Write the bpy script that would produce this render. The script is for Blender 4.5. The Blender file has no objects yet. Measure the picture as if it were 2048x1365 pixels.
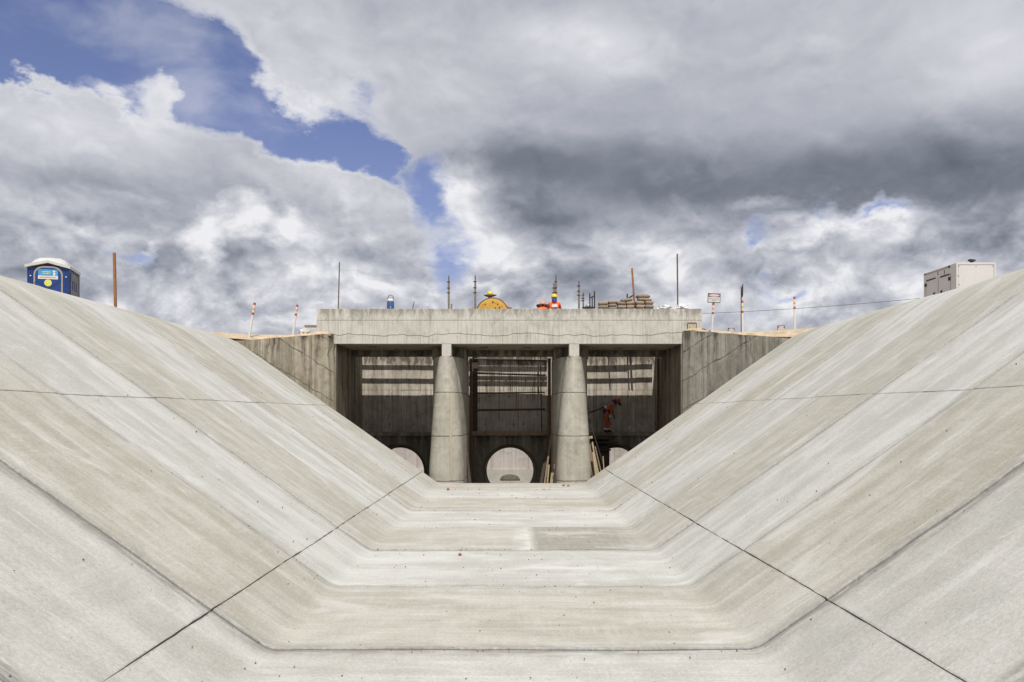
import bpy, bmesh, math, random
from mathutils import Vector, Matrix, noise as mnoise
random.seed(4)
R = math.radians
sc = bpy.context.scene
COL = sc.collection

# ------------------------------------------------------------------ camera, sky, sun, exposure
F = 1650.0            # focal length in pixels of the 2048 px wide photograph
EZ = 2.33             # eye height above the canal floor
cam_d = bpy.data.cameras.new('camera'); cam = bpy.data.objects.new('camera', cam_d); COL.objects.link(cam)
cam.location = (0, 0, EZ); cam.rotation_euler = (R(90), 0, 0)
cam_d.sensor_width = 36.0; cam_d.lens = 36.0 * F / 2048
cam_d.shift_x = 4 / 2048; cam_d.shift_y = 145.5 / 2048
cam_d.clip_start = 0.1; cam_d.clip_end = 3000
sc.camera = cam

SUN_EL, SUN_AZ = 58.0, 7.0      # behind the camera, a little to the right
sun_dir = Vector((math.sin(R(SUN_AZ)) * math.cos(R(SUN_EL)), -math.cos(R(SUN_AZ)) * math.cos(R(SUN_EL)), math.sin(R(SUN_EL))))
sl = bpy.data.lights.new('sun', 'SUN'); sl.energy = 4.6; sl.angle = R(0.55); sl.color = (1.0, 0.965, 0.915)
so = bpy.data.objects.new('sun', sl); COL.objects.link(so)
so.rotation_euler = sun_dir.to_track_quat('Z', 'Y').to_euler(); so.location = (20, -40, 60)

sc.cycles.max_bounces = 6; sc.cycles.diffuse_bounces = 3
sc.view_settings.view_transform = 'Standard'
sc.view_settings.look = 'None'
sc.view_settings.gamma = 1.0
sc.view_settings.exposure = 0.0
sc.view_settings.use_curve_mapping = False


class NT:
    """small wrapper to write node graphs as expressions"""
    def __init__(self, tree):
        self.t = tree; self.n = tree.nodes; self.l = tree.links
    def node(self, typ, **kw):
        n = self.n.new(typ)
        for k, v in kw.items(): setattr(n, k, v)
        return n
    def put(self, sock, v):
        if isinstance(v, bpy.types.NodeSocket): self.l.new(v, sock)
        elif v is not None:
            if sock.type == 'RGBA' and len(v) == 3: v = (*v, 1)
            sock.default_value = v
    def m(self, op, a, b=None, c=None, clamp=False):
        n = self.node('ShaderNodeMath', operation=op, use_clamp=clamp)
        self.put(n.inputs[0], a)
        if b is not None: self.put(n.inputs[1], b)
        if c is not None: self.put(n.inputs[2], c)
        return n.outputs[0]
    def vm(self, op, a, b=None, scale=None):
        n = self.node('ShaderNodeVectorMath', operation=op)
        self.put(n.inputs[0], a)
        if b is not None: self.put(n.inputs[1], b)
        if scale is not None: self.put(n.inputs['Scale'], scale)
        return n.outputs[0]
    def xyz(self, v):
        n = self.node('ShaderNodeSeparateXYZ'); self.put(n.inputs[0], v); return n.outputs
    def cxyz(self, x, y, z):
        n = self.node('ShaderNodeCombineXYZ')
        for i, v in enumerate((x, y, z)): self.put(n.inputs[i], v)
        return n.outputs[0]
    def noise(self, vec, scale, detail=4, rough=0.5, dist=0.0, color=False):
        n = self.node('ShaderNodeTexNoise')
        self.put(n.inputs['Vector'], vec); n.inputs['Scale'].default_value = scale
        n.inputs['Detail'].default_value = detail; n.inputs['Roughness'].default_value = rough
        n.inputs['Distortion'].default_value = dist
        return n.outputs['Color' if color else 'Fac']
    def map(self, v, a, b, c=0.0, d=1.0, smooth=True):
        n = self.node('ShaderNodeMapRange'); n.interpolation_type = 'SMOOTHSTEP' if smooth else 'LINEAR'
        for i, x in enumerate((v, a, b, c, d)): self.put(n.inputs[i], x)
        return n.outputs[0]
    def mix(self, f, a, b, mode='MIX'):
        n = self.node('ShaderNodeMix', data_type='RGBA', blend_type=mode)
        self.put(n.inputs[0], f); self.put(n.inputs[6], a); self.put(n.inputs[7], b)
        return n.outputs[2]
    def ramp(self, f, stops):
        n = self.node('ShaderNodeValToRGB'); self.put(n.inputs[0], f)
        e = n.color_ramp.elements
        while len(e) < len(stops): e.new(0.5)
        for el, (p, c) in zip(e, stops): el.position = p; el.color = (*c, 1)
        return n.outputs[0]


def build_world():
    w = bpy.data.worlds.new('World'); sc.world = w; w.use_nodes = True
    w.node_tree.nodes.clear()
    t = NT(w.node_tree)
    out = t.node('ShaderNodeOutputWorld'); bg = t.node('ShaderNodeBackground')
    t.l.new(bg.outputs[0], out.inputs[0]); bg.inputs[1].default_value = 0.1
    sky = t.node('ShaderNodeTexSky', sky_type='NISHITA'); sky.sun_disc = False
    sky.sun_elevation = R(SUN_EL); sky.sun_rotation = R(180 - SUN_AZ)
    sky.air_density = 1.0; sky.dust_density = 0.6; sky.ozone_density = 1.6
    d = t.node('ShaderNodeTexCoord').outputs['Generated']
    d = t.vm('NORMALIZE', d)
    x, y, z = t.xyz(d)[:3]
    az = t.m('ARCTAN2', x, y)
    h = t.m('SQRT', t.m('ADD', t.m('MULTIPLY', x, x), t.m('MULTIPLY', y, y)))
    el = t.m('ARCTAN2', z, h)
    azel = t.cxyz(az, el, 0.0)
    p = t.cxyz(x, y, t.m('MULTIPLY', z, 1.55))
    lowf = t.map(el, 0.10, 0.34, 1.0, 0.0)                       # near the horizon clouds are farther and look smaller
    def nz2(vec, s_hi, s_lo, det, rough):
        a = t.noise(vec, s_hi, det, rough); b = t.noise(vec, s_lo, det, rough)
        return t.m('ADD', t.m('MULTIPLY', a, t.m('SUBTRACT', 1.0, lowf)), t.m('MULTIPLY', b, lowf))
    w1 = t.vm('SUBTRACT', t.noise(p, 5.0, 3, 0.5, color=True), (0.5, 0.5, 0.5))
    w2 = t.vm('SUBTRACT', t.noise(p, 15.0, 5, 0.62, color=True), (0.5, 0.5, 0.5))
    warp = t.vm('ADD', t.vm('SCALE', w1, scale=0.14), t.vm('SCALE', w2, scale=0.075))
    c = t.vm('MULTIPLY', t.vm('ADD', azel, warp), (1, 1, 0))
    c_soft = t.vm('MULTIPLY', t.vm('ADD', azel, t.vm('ADD', t.vm('SCALE', w1, scale=0.07), t.vm('SCALE', w2, scale=0.018))), (1, 1, 0))
    pw = t.vm('ADD', p, t.vm('SCALE', w1, scale=0.10))
    def billow(vec, sc_):
        return t.m('ABSOLUTE', t.m('MULTIPLY_ADD', t.noise(vec, sc_, 4, 0.55), 2.0, -1.0))

    def blob(src, px, py, rx, ry, rot=0.0):
        a = math.atan((px - 1020) / F); e = math.atan((828 - py) / F * math.cos(a))
        mp = t.node('ShaderNodeMapping', vector_type='TEXTURE')
        t.put(mp.inputs[0], src)
        mp.inputs['Location'].default_value = (a, e, 0)
        mp.inputs['Rotation'].default_value = (0, 0, R(rot))
        mp.inputs['Scale'].default_value = (rx / F * math.cos(a) ** 2, ry / F * math.cos(a) ** 1, 1)
        g = t.node('ShaderNodeTexGradient', gradient_type='SPHERICAL'); t.l.new(mp.outputs[0], g.inputs[0])
        return g.outputs['Fac']

    def total(src, base, lst):
        s = base
        for (px, py, rx, ry, rot, wgt) in lst:
            s = t.m('MULTIPLY_ADD', blob(src, px, py, rx, ry, rot), wgt, s)
        return s

    n_big = t.noise(p, 3.2, 3, 0.5)
    n_bil = nz2(pw, 7.0, 13.5, 6, 0.55)
    n_up = nz2(t.vm('ADD', pw, (0.008, 0.0, 0.028)), 7.0, 13.5, 6, 0.55)
    pb = t.vm('ADD', pw, t.vm('SCALE', w2, scale=0.05))
    bl = billow(pb, 14.0)
    bl_up = billow(t.vm('ADD', pb, (0.004, 0.0, 0.016)), 14.0)
    emboss = t.m('SUBTRACT', bl, bl_up)
    emboss2 = t.m('SUBTRACT', n_bil, n_up)
    # ---- cover: 1 cloud, 0 clear sky
    cover = total(c, 0.92, [
        (215, 80, 360, 150, 0, -1.9), (420, 185, 190, 130, -10, -1.3), (560, 250, 190, 85, -25, -1.2),
        (690, 300, 150, 60, -35, -1.15), (775, 362, 80, 38, -35, -0.9), (700, 180, 100, 80, 0, -0.75),
        (345, 175, 75, 110, 8, 1.2), (40, 50, 100, 45, 30, 0.55), (20, 120, 220, 60, 0, -1.0), (60, 60, 200, 110, 0, -0.7),
        (130, 235, 260, 60, -6, 1.0), (600, 355, 260, 55, -12, 0.8), (560, 120, 170, 130, -30, 0.8),
        (865, 415, 50, 90, 10, -0.95), (905, 540, 60, 90, -20, -0.9), (1500, 470, 50, 26, 30, -0.75),
        (1745, 436, 80, 26, 10, -0.75), (1565, 562, 80, 28, 10, -0.75), (240, 495, 80, 30, 10, -0.7),
        (1620, 440, 90, 30, 0, -0.3), (970, 60, 300, 300, 0, 0.5)])
    nz = t.m('ADD', t.m('MULTIPLY', t.m('SUBTRACT', n_bil, 0.5), 1.3), t.m('MULTIPLY', t.m('SUBTRACT', bl, 0.25), 0.45))
    cov = t.m('ADD', cover, nz)
    M = t.map(cov, 0.02, 0.74)
    M = t.m('MAXIMUM', M, t.map(t.m('ADD', n_bil, t.m('MULTIPLY', n_up, 0.4)), 0.70, 0.98, 0.0, 0.35))
    thin = t.map(cov, 0.30, 1.0)
    # ---- brightness of the cloud
    bri = total(c_soft, 0.615, [
        # lit parts of the cumulus on the left
        (150, 235, 330, 110, -6, 0.26), (350, 200, 130, 120, 5, 0.22), (660, 370, 280, 70, -14, 0.20), (600, 240, 200, 120, -30, 0.16),
        (1210, 85, 170, 90, 0, 0.30), (1060, 80, 110, 70, 0, 0.16), (560, 100, 300, 160, -30, 0.14), (1980, 110, 260, 160, 0, 0.16),
        (1650, 130, 500, 140, 0, 0.05), (860, 180, 200, 200, 0, 0.05), (900, 230, 260, 120, -30, 0.05),
        # shaded undersides left
        (250, 400, 480, 60, -3, -0.15), (90, 510, 300, 120, 0, -0.14), (680, 450, 320, 70, 0, -0.03),
        (320, 530, 130, 60, 0, -0.26), (470, 520, 150, 65, 12, -0.24), (560, 640, 360, 40, 0, -0.10), (820, 540, 120, 60, 0, -0.02),
        (450, 290, 150, 50, 0, -0.05), (120, 340, 260, 50, 0, -0.10),
        # dark base of the big cloud on the right
        (1020, 345, 300, 80, 4, -0.30), (1350, 375, 600, 115, -2, -0.36), (1850, 350, 520, 130, 6, -0.38), (2040, 320, 260, 170, 0, -0.20),
        (1500, 300, 460, 120, 0, -0.12), (1190, 300, 420, 130, 0, -0.12), (1080, 450, 170, 70, 0, -0.34), (300, 620, 400, 60, 0, 0.05), (2000, 450, 200, 60, 0, -0.15),
        # smaller clouds below the base
        (1880, 520, 260, 55, 6, -0.40), (1560, 520, 120, 60, 0, -0.10), (1170, 560, 110, 80, 0, -0.24), (1050, 600, 120, 60, 0, -0.18),
        (1330, 585, 110, 40, 0, -0.2), (1650, 625, 260, 40, 0, -0.2), (1250, 480, 60, 40, 0, -0.1), (1800, 600, 160, 50, 0, -0.08)])
    bri = t.m('MULTIPLY_ADD', 1.25, total(c, 0.0, [
        (950, 440, 120, 90, -30, 0.42), (900, 400, 70, 40, 0, 0.2), (1290, 500, 160, 60, 0, 0.30), (1370, 565, 110, 50, 0, 0.34),
        (1650, 455, 190, 36, 4, 0.42), (1740, 470, 70, 60, 0, 0.35), (1545, 590, 90, 60, 0, 0.34), (1700, 560, 130, 50, 0, 0.26),
        (395, 495, 55, 75, 30, 0.55), (475, 462, 75, 50, -10, 0.5), (560, 475, 55, 55, 0, 0.42), (150, 462, 120, 32, 0, 0.24),
        (265, 490, 60, 16, 25, 0.32), (620, 500, 110, 70, 0, 0.22), (980, 530, 100, 60, 0, 0.25), (1820, 550, 110, 60, 0, 0.25),
        (640, 585, 240, 45, 0, 0.24), (300, 590, 200, 40, 0, 0.12), (850, 600, 200, 40, 0, 0.14), (1850, 590, 70, 60, 0, 0.3),
        (1470, 650, 200, 24, 0, 0.14), (1830, 420, 100, 50, 0, 0.1), (1540, 405, 70, 26, 0, 0.26)]), bri)
    low = t.map(el, 0.16, 0.32, 1.0, 0.22)
    bri = t.m('ADD', bri, t.m('MULTIPLY', t.m('MULTIPLY', emboss, 0.48), low))
    bri = t.m('ADD', bri, t.m('MULTIPLY', t.m('MULTIPLY', emboss2, 1.0), t.map(el, 0.12, 0.34, 1.25, 0.40)))
    bri = t.m('ADD', bri, t.m('MULTIPLY', t.m('SUBTRACT', n_big, 0.5), 0.22))
    bri = t.m('ADD', bri, t.m('MULTIPLY', t.m('MULTIPLY', t.m('SUBTRACT', n_bil, 0.5), 0.34), low))
    bri = t.m('ADD', bri, t.m('MULTIPLY', t.m('MULTIPLY', t.m('SUBTRACT', bl, 0.12), 0.20), low))
    rim = t.m('MULTIPLY', t.m('SUBTRACT', 1.0, thin), 0.18)
    bri = t.m('ADD', bri, rim)
    col = t.ramp(bri, [(0.0, (0.13, 0.148, 0.18)), (0.22, (0.195, 0.217, 0.262)), (0.42, (0.315, 0.34, 0.40)),
                       (0.60, (0.46, 0.475, 0.535)), (0.78, (0.62, 0.63, 0.68)), (1.0, (0.86, 0.86, 0.89))])
    col10 = t.vm('SCALE', col, scale=10.0)
    blue = t.mix(1.0, sky.outputs[0], (0.98, 0.84, 1.02, 1), 'MULTIPLY')
    blue = t.vm('SCALE', blue, scale=1.05)
    hz = t.map(el, 0.02, 0.36, 0.70, 0.0)
    blue = t.mix(hz, blue, (3.2, 3.9, 6.2, 1))
    final = t.mix(M, blue, col10)
    t.l.new(final, bg.inputs[0])
build_world()


# ------------------------------------------------------------------ helpers
def P(px, py, Y):
    """point at depth Y that stands where the photograph shows pixel (px, py)"""
    return Vector(((px - 1020) / F * Y, Y, EZ + (828 - py) / F * Y))
def X_(px, Y): return (px - 1020) / F * Y
def Z_(py, Y): return EZ + (828 - py) / F * Y

def link(name, me, m=None, parent=None):
    o = bpy.data.objects.new(name, me); COL.objects.link(o)
    if m is not None:
        for mm in (m if isinstance(m, (list, tuple)) else [m]): me.materials.append(mm)
    if parent is not None:
        o.parent = parent; o.matrix_parent_inverse = parent.matrix_world.inverted()
    return o
def thing(name, label, cat, loc=(0, 0, 0), rotz=0.0, group=None):
    o = bpy.data.objects.new(name, None); COL.objects.link(o)
    o.location = loc; o.rotation_euler = (0, 0, rotz); o.empty_display_size = 0.2
    o.matrix_world = Matrix.Translation(Vector(loc)) @ Matrix.Rotation(rotz, 4, 'Z')
    tag(o, label, cat, group); return o
def tag(o, label, cat, group=None):
    o['label'] = label; o['category'] = cat
    if group: o['group'] = group
    return o
def struct(o): o['kind'] = 'structure'; return o
def child(name, bm, m, parent, smooth=False):
    """mesh given in the parent's own coordinates"""
    me = finish(name, bm, smooth)
    o = bpy.data.objects.new(name, me); COL.objects.link(o)
    for mm in (m if isinstance(m, (list, tuple)) else [m]): me.materials.append(mm)
    o.parent = parent
    return o
def finish(name, bm, smooth=False):
    bmesh.ops.recalc_face_normals(bm, faces=bm.faces)
    me = bpy.data.meshes.new(name); bm.to_mesh(me); bm.free()
    if smooth:
        for p in me.polygons: p.use_smooth = True
    return me
def solo(name, bm, m, smooth=False):
    return link(name, finish(name, bm, smooth), m)

def B(): return bmesh.new()
def box(bm, lo, hi, bev=0.0, rot=None, about=None):
    lo = Vector(lo); hi = Vector(hi)
    vs = [bm.verts.new((x, y, z)) for x in (lo.x, hi.x) for y in (lo.y, hi.y) for z in (lo.z, hi.z)]
    fs = [bm.faces.new([vs[i] for i in f]) for f in ((0, 1, 3, 2), (4, 6, 7, 5), (0, 4, 5, 1), (2, 3, 7, 6), (0, 2, 6, 4), (1, 5, 7, 3))]
    if bev > 0:
        es = list({e for f in fs for e in f.edges})
        r = bmesh.ops.bevel(bm, geom=es, offset=bev, segments=1, affect='EDGES')
        vs = list({v for f in r['faces'] for v in f.verts} | {v for v in vs if v.is_valid})
    if rot is not None:
        bmesh.ops.rotate(bm, verts=vs, cent=about if about is not None else (lo + hi) / 2, matrix=rot)
    return vs
def tube(bm, a, b, r, r2=None, n=8, cap=True):
    a = Vector(a); b = Vector(b); d = b - a
    if r2 is None: r2 = r
    q = d.to_track_quat('Z', 'Y').to_matrix()
    ra = []; rb = []
    for i in range(n):
        an = 2 * math.pi * i / n; v = q @ Vector((math.cos(an), math.sin(an), 0))
        ra.append(bm.verts.new(a + v * r)); rb.append(bm.verts.new(b + v * r2))
    for i in range(n): bm.faces.new((ra[i], ra[(i + 1) % n], rb[(i + 1) % n], rb[i]))
    if cap: bm.faces.new(ra[::-1]); bm.faces.new(rb)
    return ra + rb
def polytube(bm, pts, r, n=6):
    for a, b in zip(pts[:-1], pts[1:]): tube(bm, a, b, r, n=n)
def lathe(bm, prof, c=(0, 0, 0), n=20, sx=1.0, sy=1.0):
    c = Vector(c); rings = []
    for (r, z) in prof:
        rings.append([bm.verts.new(c + Vector((r * sx * math.cos(2 * math.pi * i / n), r * sy * math.sin(2 * math.pi * i / n), z))) for i in range(n)])
    for a, b in zip(rings[:-1], rings[1:]):
        for i in range(n): bm.faces.new((a[i], a[(i + 1) % n], b[(i + 1) % n], b[i]))
    bm.faces.new(rings[0][::-1]); bm.faces.new(rings[-1])
    return [v for r in rings for v in r]
def prism(bm, pts, axis, a, b):
    """closed polygon of 2D points extruded along an axis: 'X' pts=(y,z), 'Y' pts=(x,z), 'Z' pts=(x,y)"""
    def mk(p, t): return {'X': (t, p[0], p[1]), 'Y': (p[0], t, p[1]), 'Z': (p[0], p[1], t)}[axis]
    A = [bm.verts.new(mk(p, a)) for p in pts]; Bv = [bm.verts.new(mk(p, b)) for p in pts]
    n = len(pts)
    bm.faces.new(A); bm.faces.new(Bv[::-1])
    for i in range(n): bm.faces.new((A[i], Bv[i], Bv[(i + 1) % n], A[(i + 1) % n]))
    return A + Bv


# ------------------------------------------------------------------ materials
def newmat(name):
    m = bpy.data.materials.new(name); m.use_nodes = True
    m.node_tree.nodes.clear(); t = NT(m.node_tree)
    out = t.node('ShaderNodeOutputMaterial'); b = t.node('ShaderNodeBsdfPrincipled')
    t.l.new(b.outputs[0], out.inputs[0]); return m, t, b
def bump(t, b, h, strength=0.3, dist=0.01):
    n = t.node('ShaderNodeBump'); n.inputs['Strength'].default_value = strength; n.inputs['Distance'].default_value = dist
    t.put(n.inputs['Height'], h); t.l.new(n.outputs[0], b.inputs['Normal'])
def plain(name, col, rough=0.6, metal=0.0, var=0.18, scale=6.0, dirt=None, spec=0.4):
    col = tuple(c * 0.85 for c in col)
    m, t, b = newmat(name)
    pos = t.node('ShaderNodeTexCoord').outputs['Object']
    n1 = t.noise(pos, scale, 5, 0.6); n2 = t.noise(pos, scale * 7, 3, 0.6)
    f = t.m('ADD', t.m('MULTIPLY', n1, 0.65), t.m('MULTIPLY', n2, 0.35))
    lo = tuple(c * (1 - var) for c in col); hi = tuple(min(1, c * (1 + var)) for c in col)
    c = t.mix(t.map(f, 0.3, 0.7), lo, hi)
    if dirt: c = t.mix(t.map(n1, 0.54, 0.68, 0, 0.75), c, dirt)
    t.put(b.inputs['Base Color'], c)
    b.inputs['Roughness'].default_value = rough; b.inputs['Metallic'].default_value = metal
    b.inputs['Specular IOR Level'].default_value = spec
    bump(t, b, f, 0.15, 0.004)
    return m

def canal_mat(name, ca, cb, streak, smut):
    """sprayed canal lining: floated concrete, streaks running up the bank, cement spill by the joints"""
    m, t, b = newmat(name)
    uv = t.node('ShaderNodeUVMap', uv_map='UVMap').outputs[0]
    u, v = t.xyz(uv)[:2]
    ed = t.node('ShaderNodeAttribute', attribute_name='edge').outputs['Fac']
    st = t.node('ShaderNodeAttribute', attribute_name='stain').outputs['Fac']
    rnd = t.node('ShaderNodeObjectInfo').outputs['Random']
    ti = t.node('ShaderNodeAttribute', attribute_name='tint').outputs['Fac']
    P1 = t.cxyz(t.m('MULTIPLY', u, 0.22), t.m('MULTIPLY', v, 2.4), 0.0)
    P2 = t.cxyz(t.m('MULTIPLY', u, 0.9), t.m('MULTIPLY', v, 14.0), 3.0)
    sA = t.noise(P1, 1.0, 5, 0.6, 0.4); sB = t.noise(P2, 1.0, 4, 0.6)
    big = t.noise(uv, 0.45, 4, 0.55, 0.6); mid = t.noise(uv, 2.2, 5, 0.6); fine = t.noise(uv, 26.0, 5, 0.65); gr = t.noise(uv, 150.0, 2, 0.7)
    f = t.m('ADD', t.m('MULTIPLY', big, 0.34), t.m('ADD', t.m('MULTIPLY', sA, 0.44), t.m('MULTIPLY', mid, 0.22)))
    c = t.mix(t.map(f, 0.42, 0.58), ca, cb)
    c = t.mix(t.m('MULTIPLY', rnd, 0.22), c, (0.50, 0.49, 0.455))
    # the two pours bleed into each other along the joint
    edge_mix = t.map(t.m('ADD', ed, t.m('MULTIPLY', t.m('SUBTRACT', t.noise(t.cxyz(t.m('MULTIPLY', u, 0.6), t.m('MULTIPLY', v, 1.6), 12.0), 1.0, 7, 0.72, 0.6), 0.5), 1.7)), 0.0, 0.30, 0.62, 0.0)
    c = t.mix(edge_mix, c, (0.475, 0.46, 0.412))
    # white laitance left by the float
    white = t.m('MULTIPLY', t.map(sB, 0.50, 0.75), t.map(sA, 0.42, 0.62, 0.0, streak))
    c = t.mix(white, c, (0.66, 0.655, 0.64))
    # damp darker patches
    c = t.mix(t.map(big, 0.56, 0.72, 0.0, 0.38), c, tuple(x * 0.72 for x in ca))
    c = t.mix(t.m('MULTIPLY', ti, t.map(mid, 0.25, 0.6, 0.5, 1.0)), c, (0.25, 0.24, 0.195))
    c = t.mix(t.m('MULTIPLY', t.m('MULTIPLY', ti, -1.0, clamp=True), t.map(mid, 0.35, 0.6, 0.3, 1.0)), c, (0.72, 0.72, 0.70))
    # drag marks and grains
    g2 = t.noise(uv, 62.0, 4, 0.75)
    gsc = t.m('ADD', t.m('MULTIPLY', fine, 0.35), t.m('ADD', t.m('MULTIPLY', g2, 0.35), t.m('MULTIPLY', gr, 0.30)))
    c = t.mix(0.9, c, t.mix(t.map(gsc, 0.36, 0.64), (0.38, 0.38, 0.38), (0.62, 0.62, 0.62)), 'OVERLAY')
    # broad float marks across the strip, mottled curing patches, thin pale smears
    blot = t.noise(t.cxyz(t.m('MULTIPLY', u, 0.55), t.m('MULTIPLY', v, 1.3), 21.0), 1.0, 7, 0.68, 0.8)
    c = t.mix(t.map(blot, 0.53, 0.70, 0.0, 0.42), c, tuple(x * 0.74 for x in cb))
    c = t.mix(t.map(blot, 0.46, 0.32, 0.0, 0.2 + 0.45 * streak), c, (0.66, 0.655, 0.63))
    comb = t.noise(t.cxyz(t.m('MULTIPLY', u, 13.0), t.m('MULTIPLY', v, 0.8), 5.0), 1.0, 3, 0.5)
    c = t.mix(t.m('MULTIPLY', t.map(mid, 0.42, 0.62), t.map(comb, 0.42, 0.62, 0.0, 0.20)), c, (0.60, 0.59, 0.56))
    smear = t.noise(t.cxyz(t.m('MULTIPLY', u, 0.8), t.m('MULTIPLY', v, 5.0), 31.0), 1.0, 6, 0.72, 0.5)
    c = t.mix(t.map(smear, 0.60, 0.70, 0.0, 0.25 + 0.5 * streak * streak), c, (0.70, 0.70, 0.68))
    c = t.mix(t.m('MULTIPLY', t.map(smear, 0.40, 0.32, 0.0, 0.5), t.map(fine, 0.4, 0.6)), c, (0.26, 0.25, 0.215))
    vo = t.node('ShaderNodeTexVoronoi'); t.put(vo.inputs['Vector'], t.vm('ADD', uv, t.vm('SCALE', t.noise(uv, 9.0, 2, 0.5, color=True), scale=0.10))); vo.inputs['Scale'].default_value = 5.0
    pit = t.m('MULTIPLY', t.map(vo.outputs['Distance'], 0.03, 0.09, 1.0, 0.0), t.map(mid, 0.58, 0.68))
    vo2 = t.node('ShaderNodeTexVoronoi'); t.put(vo2.inputs['Vector'], uv); vo2.inputs['Scale'].default_value = 21.0
    pit2 = t.m('MULTIPLY', t.map(vo2.outputs['Distance'], 0.05, 0.14, 0.9, 0.0), t.map(blot, 0.50, 0.62))
    pit = t.m('MAXIMUM', pit, pit2)
    c = t.mix(t.m('MULTIPLY', pit, 0.42), c, (0.17, 0.16, 0.135))
    # rough scuffed dark streaks near some joints
    scn = t.noise(t.cxyz(t.m('MULTIPLY', u, 1.1), t.m('MULTIPLY', v, 9.0), 8.0), 1.0, 6, 0.7)
    jag = t.m('ADD', ed, t.m('MULTIPLY', t.m('SUBTRACT', t.noise(uv, 4.5, 7, 0.78), 0.5), 0.42))
    scuff = t.m('MULTIPLY', t.map(jag, 0.02, t.m('MULTIPLY_ADD', st, 0.20, 0.06), 1.0, 0.0), t.map(scn, 0.40, 0.56))
    c = t.mix(t.m('MULTIPLY', scuff, t.m('MULTIPLY', st, smut * 0.75)), c, (0.25, 0.24, 0.215))
    line = t.map(t.m('ADD', ed, t.m('MULTIPLY', t.m('SUBTRACT', t.noise(uv, 12.0, 6, 0.8), 0.5), 0.16)), 0.0, t.m('MULTIPLY_ADD', st, 0.045, 0.008), 1.0, 0.0)
    c = t.mix(t.m('MULTIPLY', line, t.m('MULTIPLY_ADD', st, 0.42, 0.12)), c, (0.15, 0.158, 0.168))
    se = t.node('ShaderNodeAttribute', attribute_name='side_edge').outputs['Fac']
    chip = t.map(t.m('ADD', se, t.m('MULTIPLY', t.m('SUBTRACT', t.noise(uv, 17.0, 6, 0.8), 0.5), 0.11)), 0.0, 0.022, 1.0, 0.0)
    c = t.mix(t.m('MULTIPLY', chip, t.map(mid, 0.38, 0.62, 0.0, 0.55)), c, (0.19, 0.18, 0.16))
    t.put(b.inputs['Base Color'], t.vm('SCALE', c, scale=0.84))
    b.inputs['Roughness'].default_value = 0.92; b.inputs['Specular IOR Level'].default_value = 0.2
    hgt = t.m('ADD', t.m('MULTIPLY', gsc, 0.5), t.m('ADD', t.m('MULTIPLY', sB, 0.6), t.m('MULTIPLY', pit, -0.8)))
    bump(t, b, hgt, 0.55, 0.008)
    return m

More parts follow.
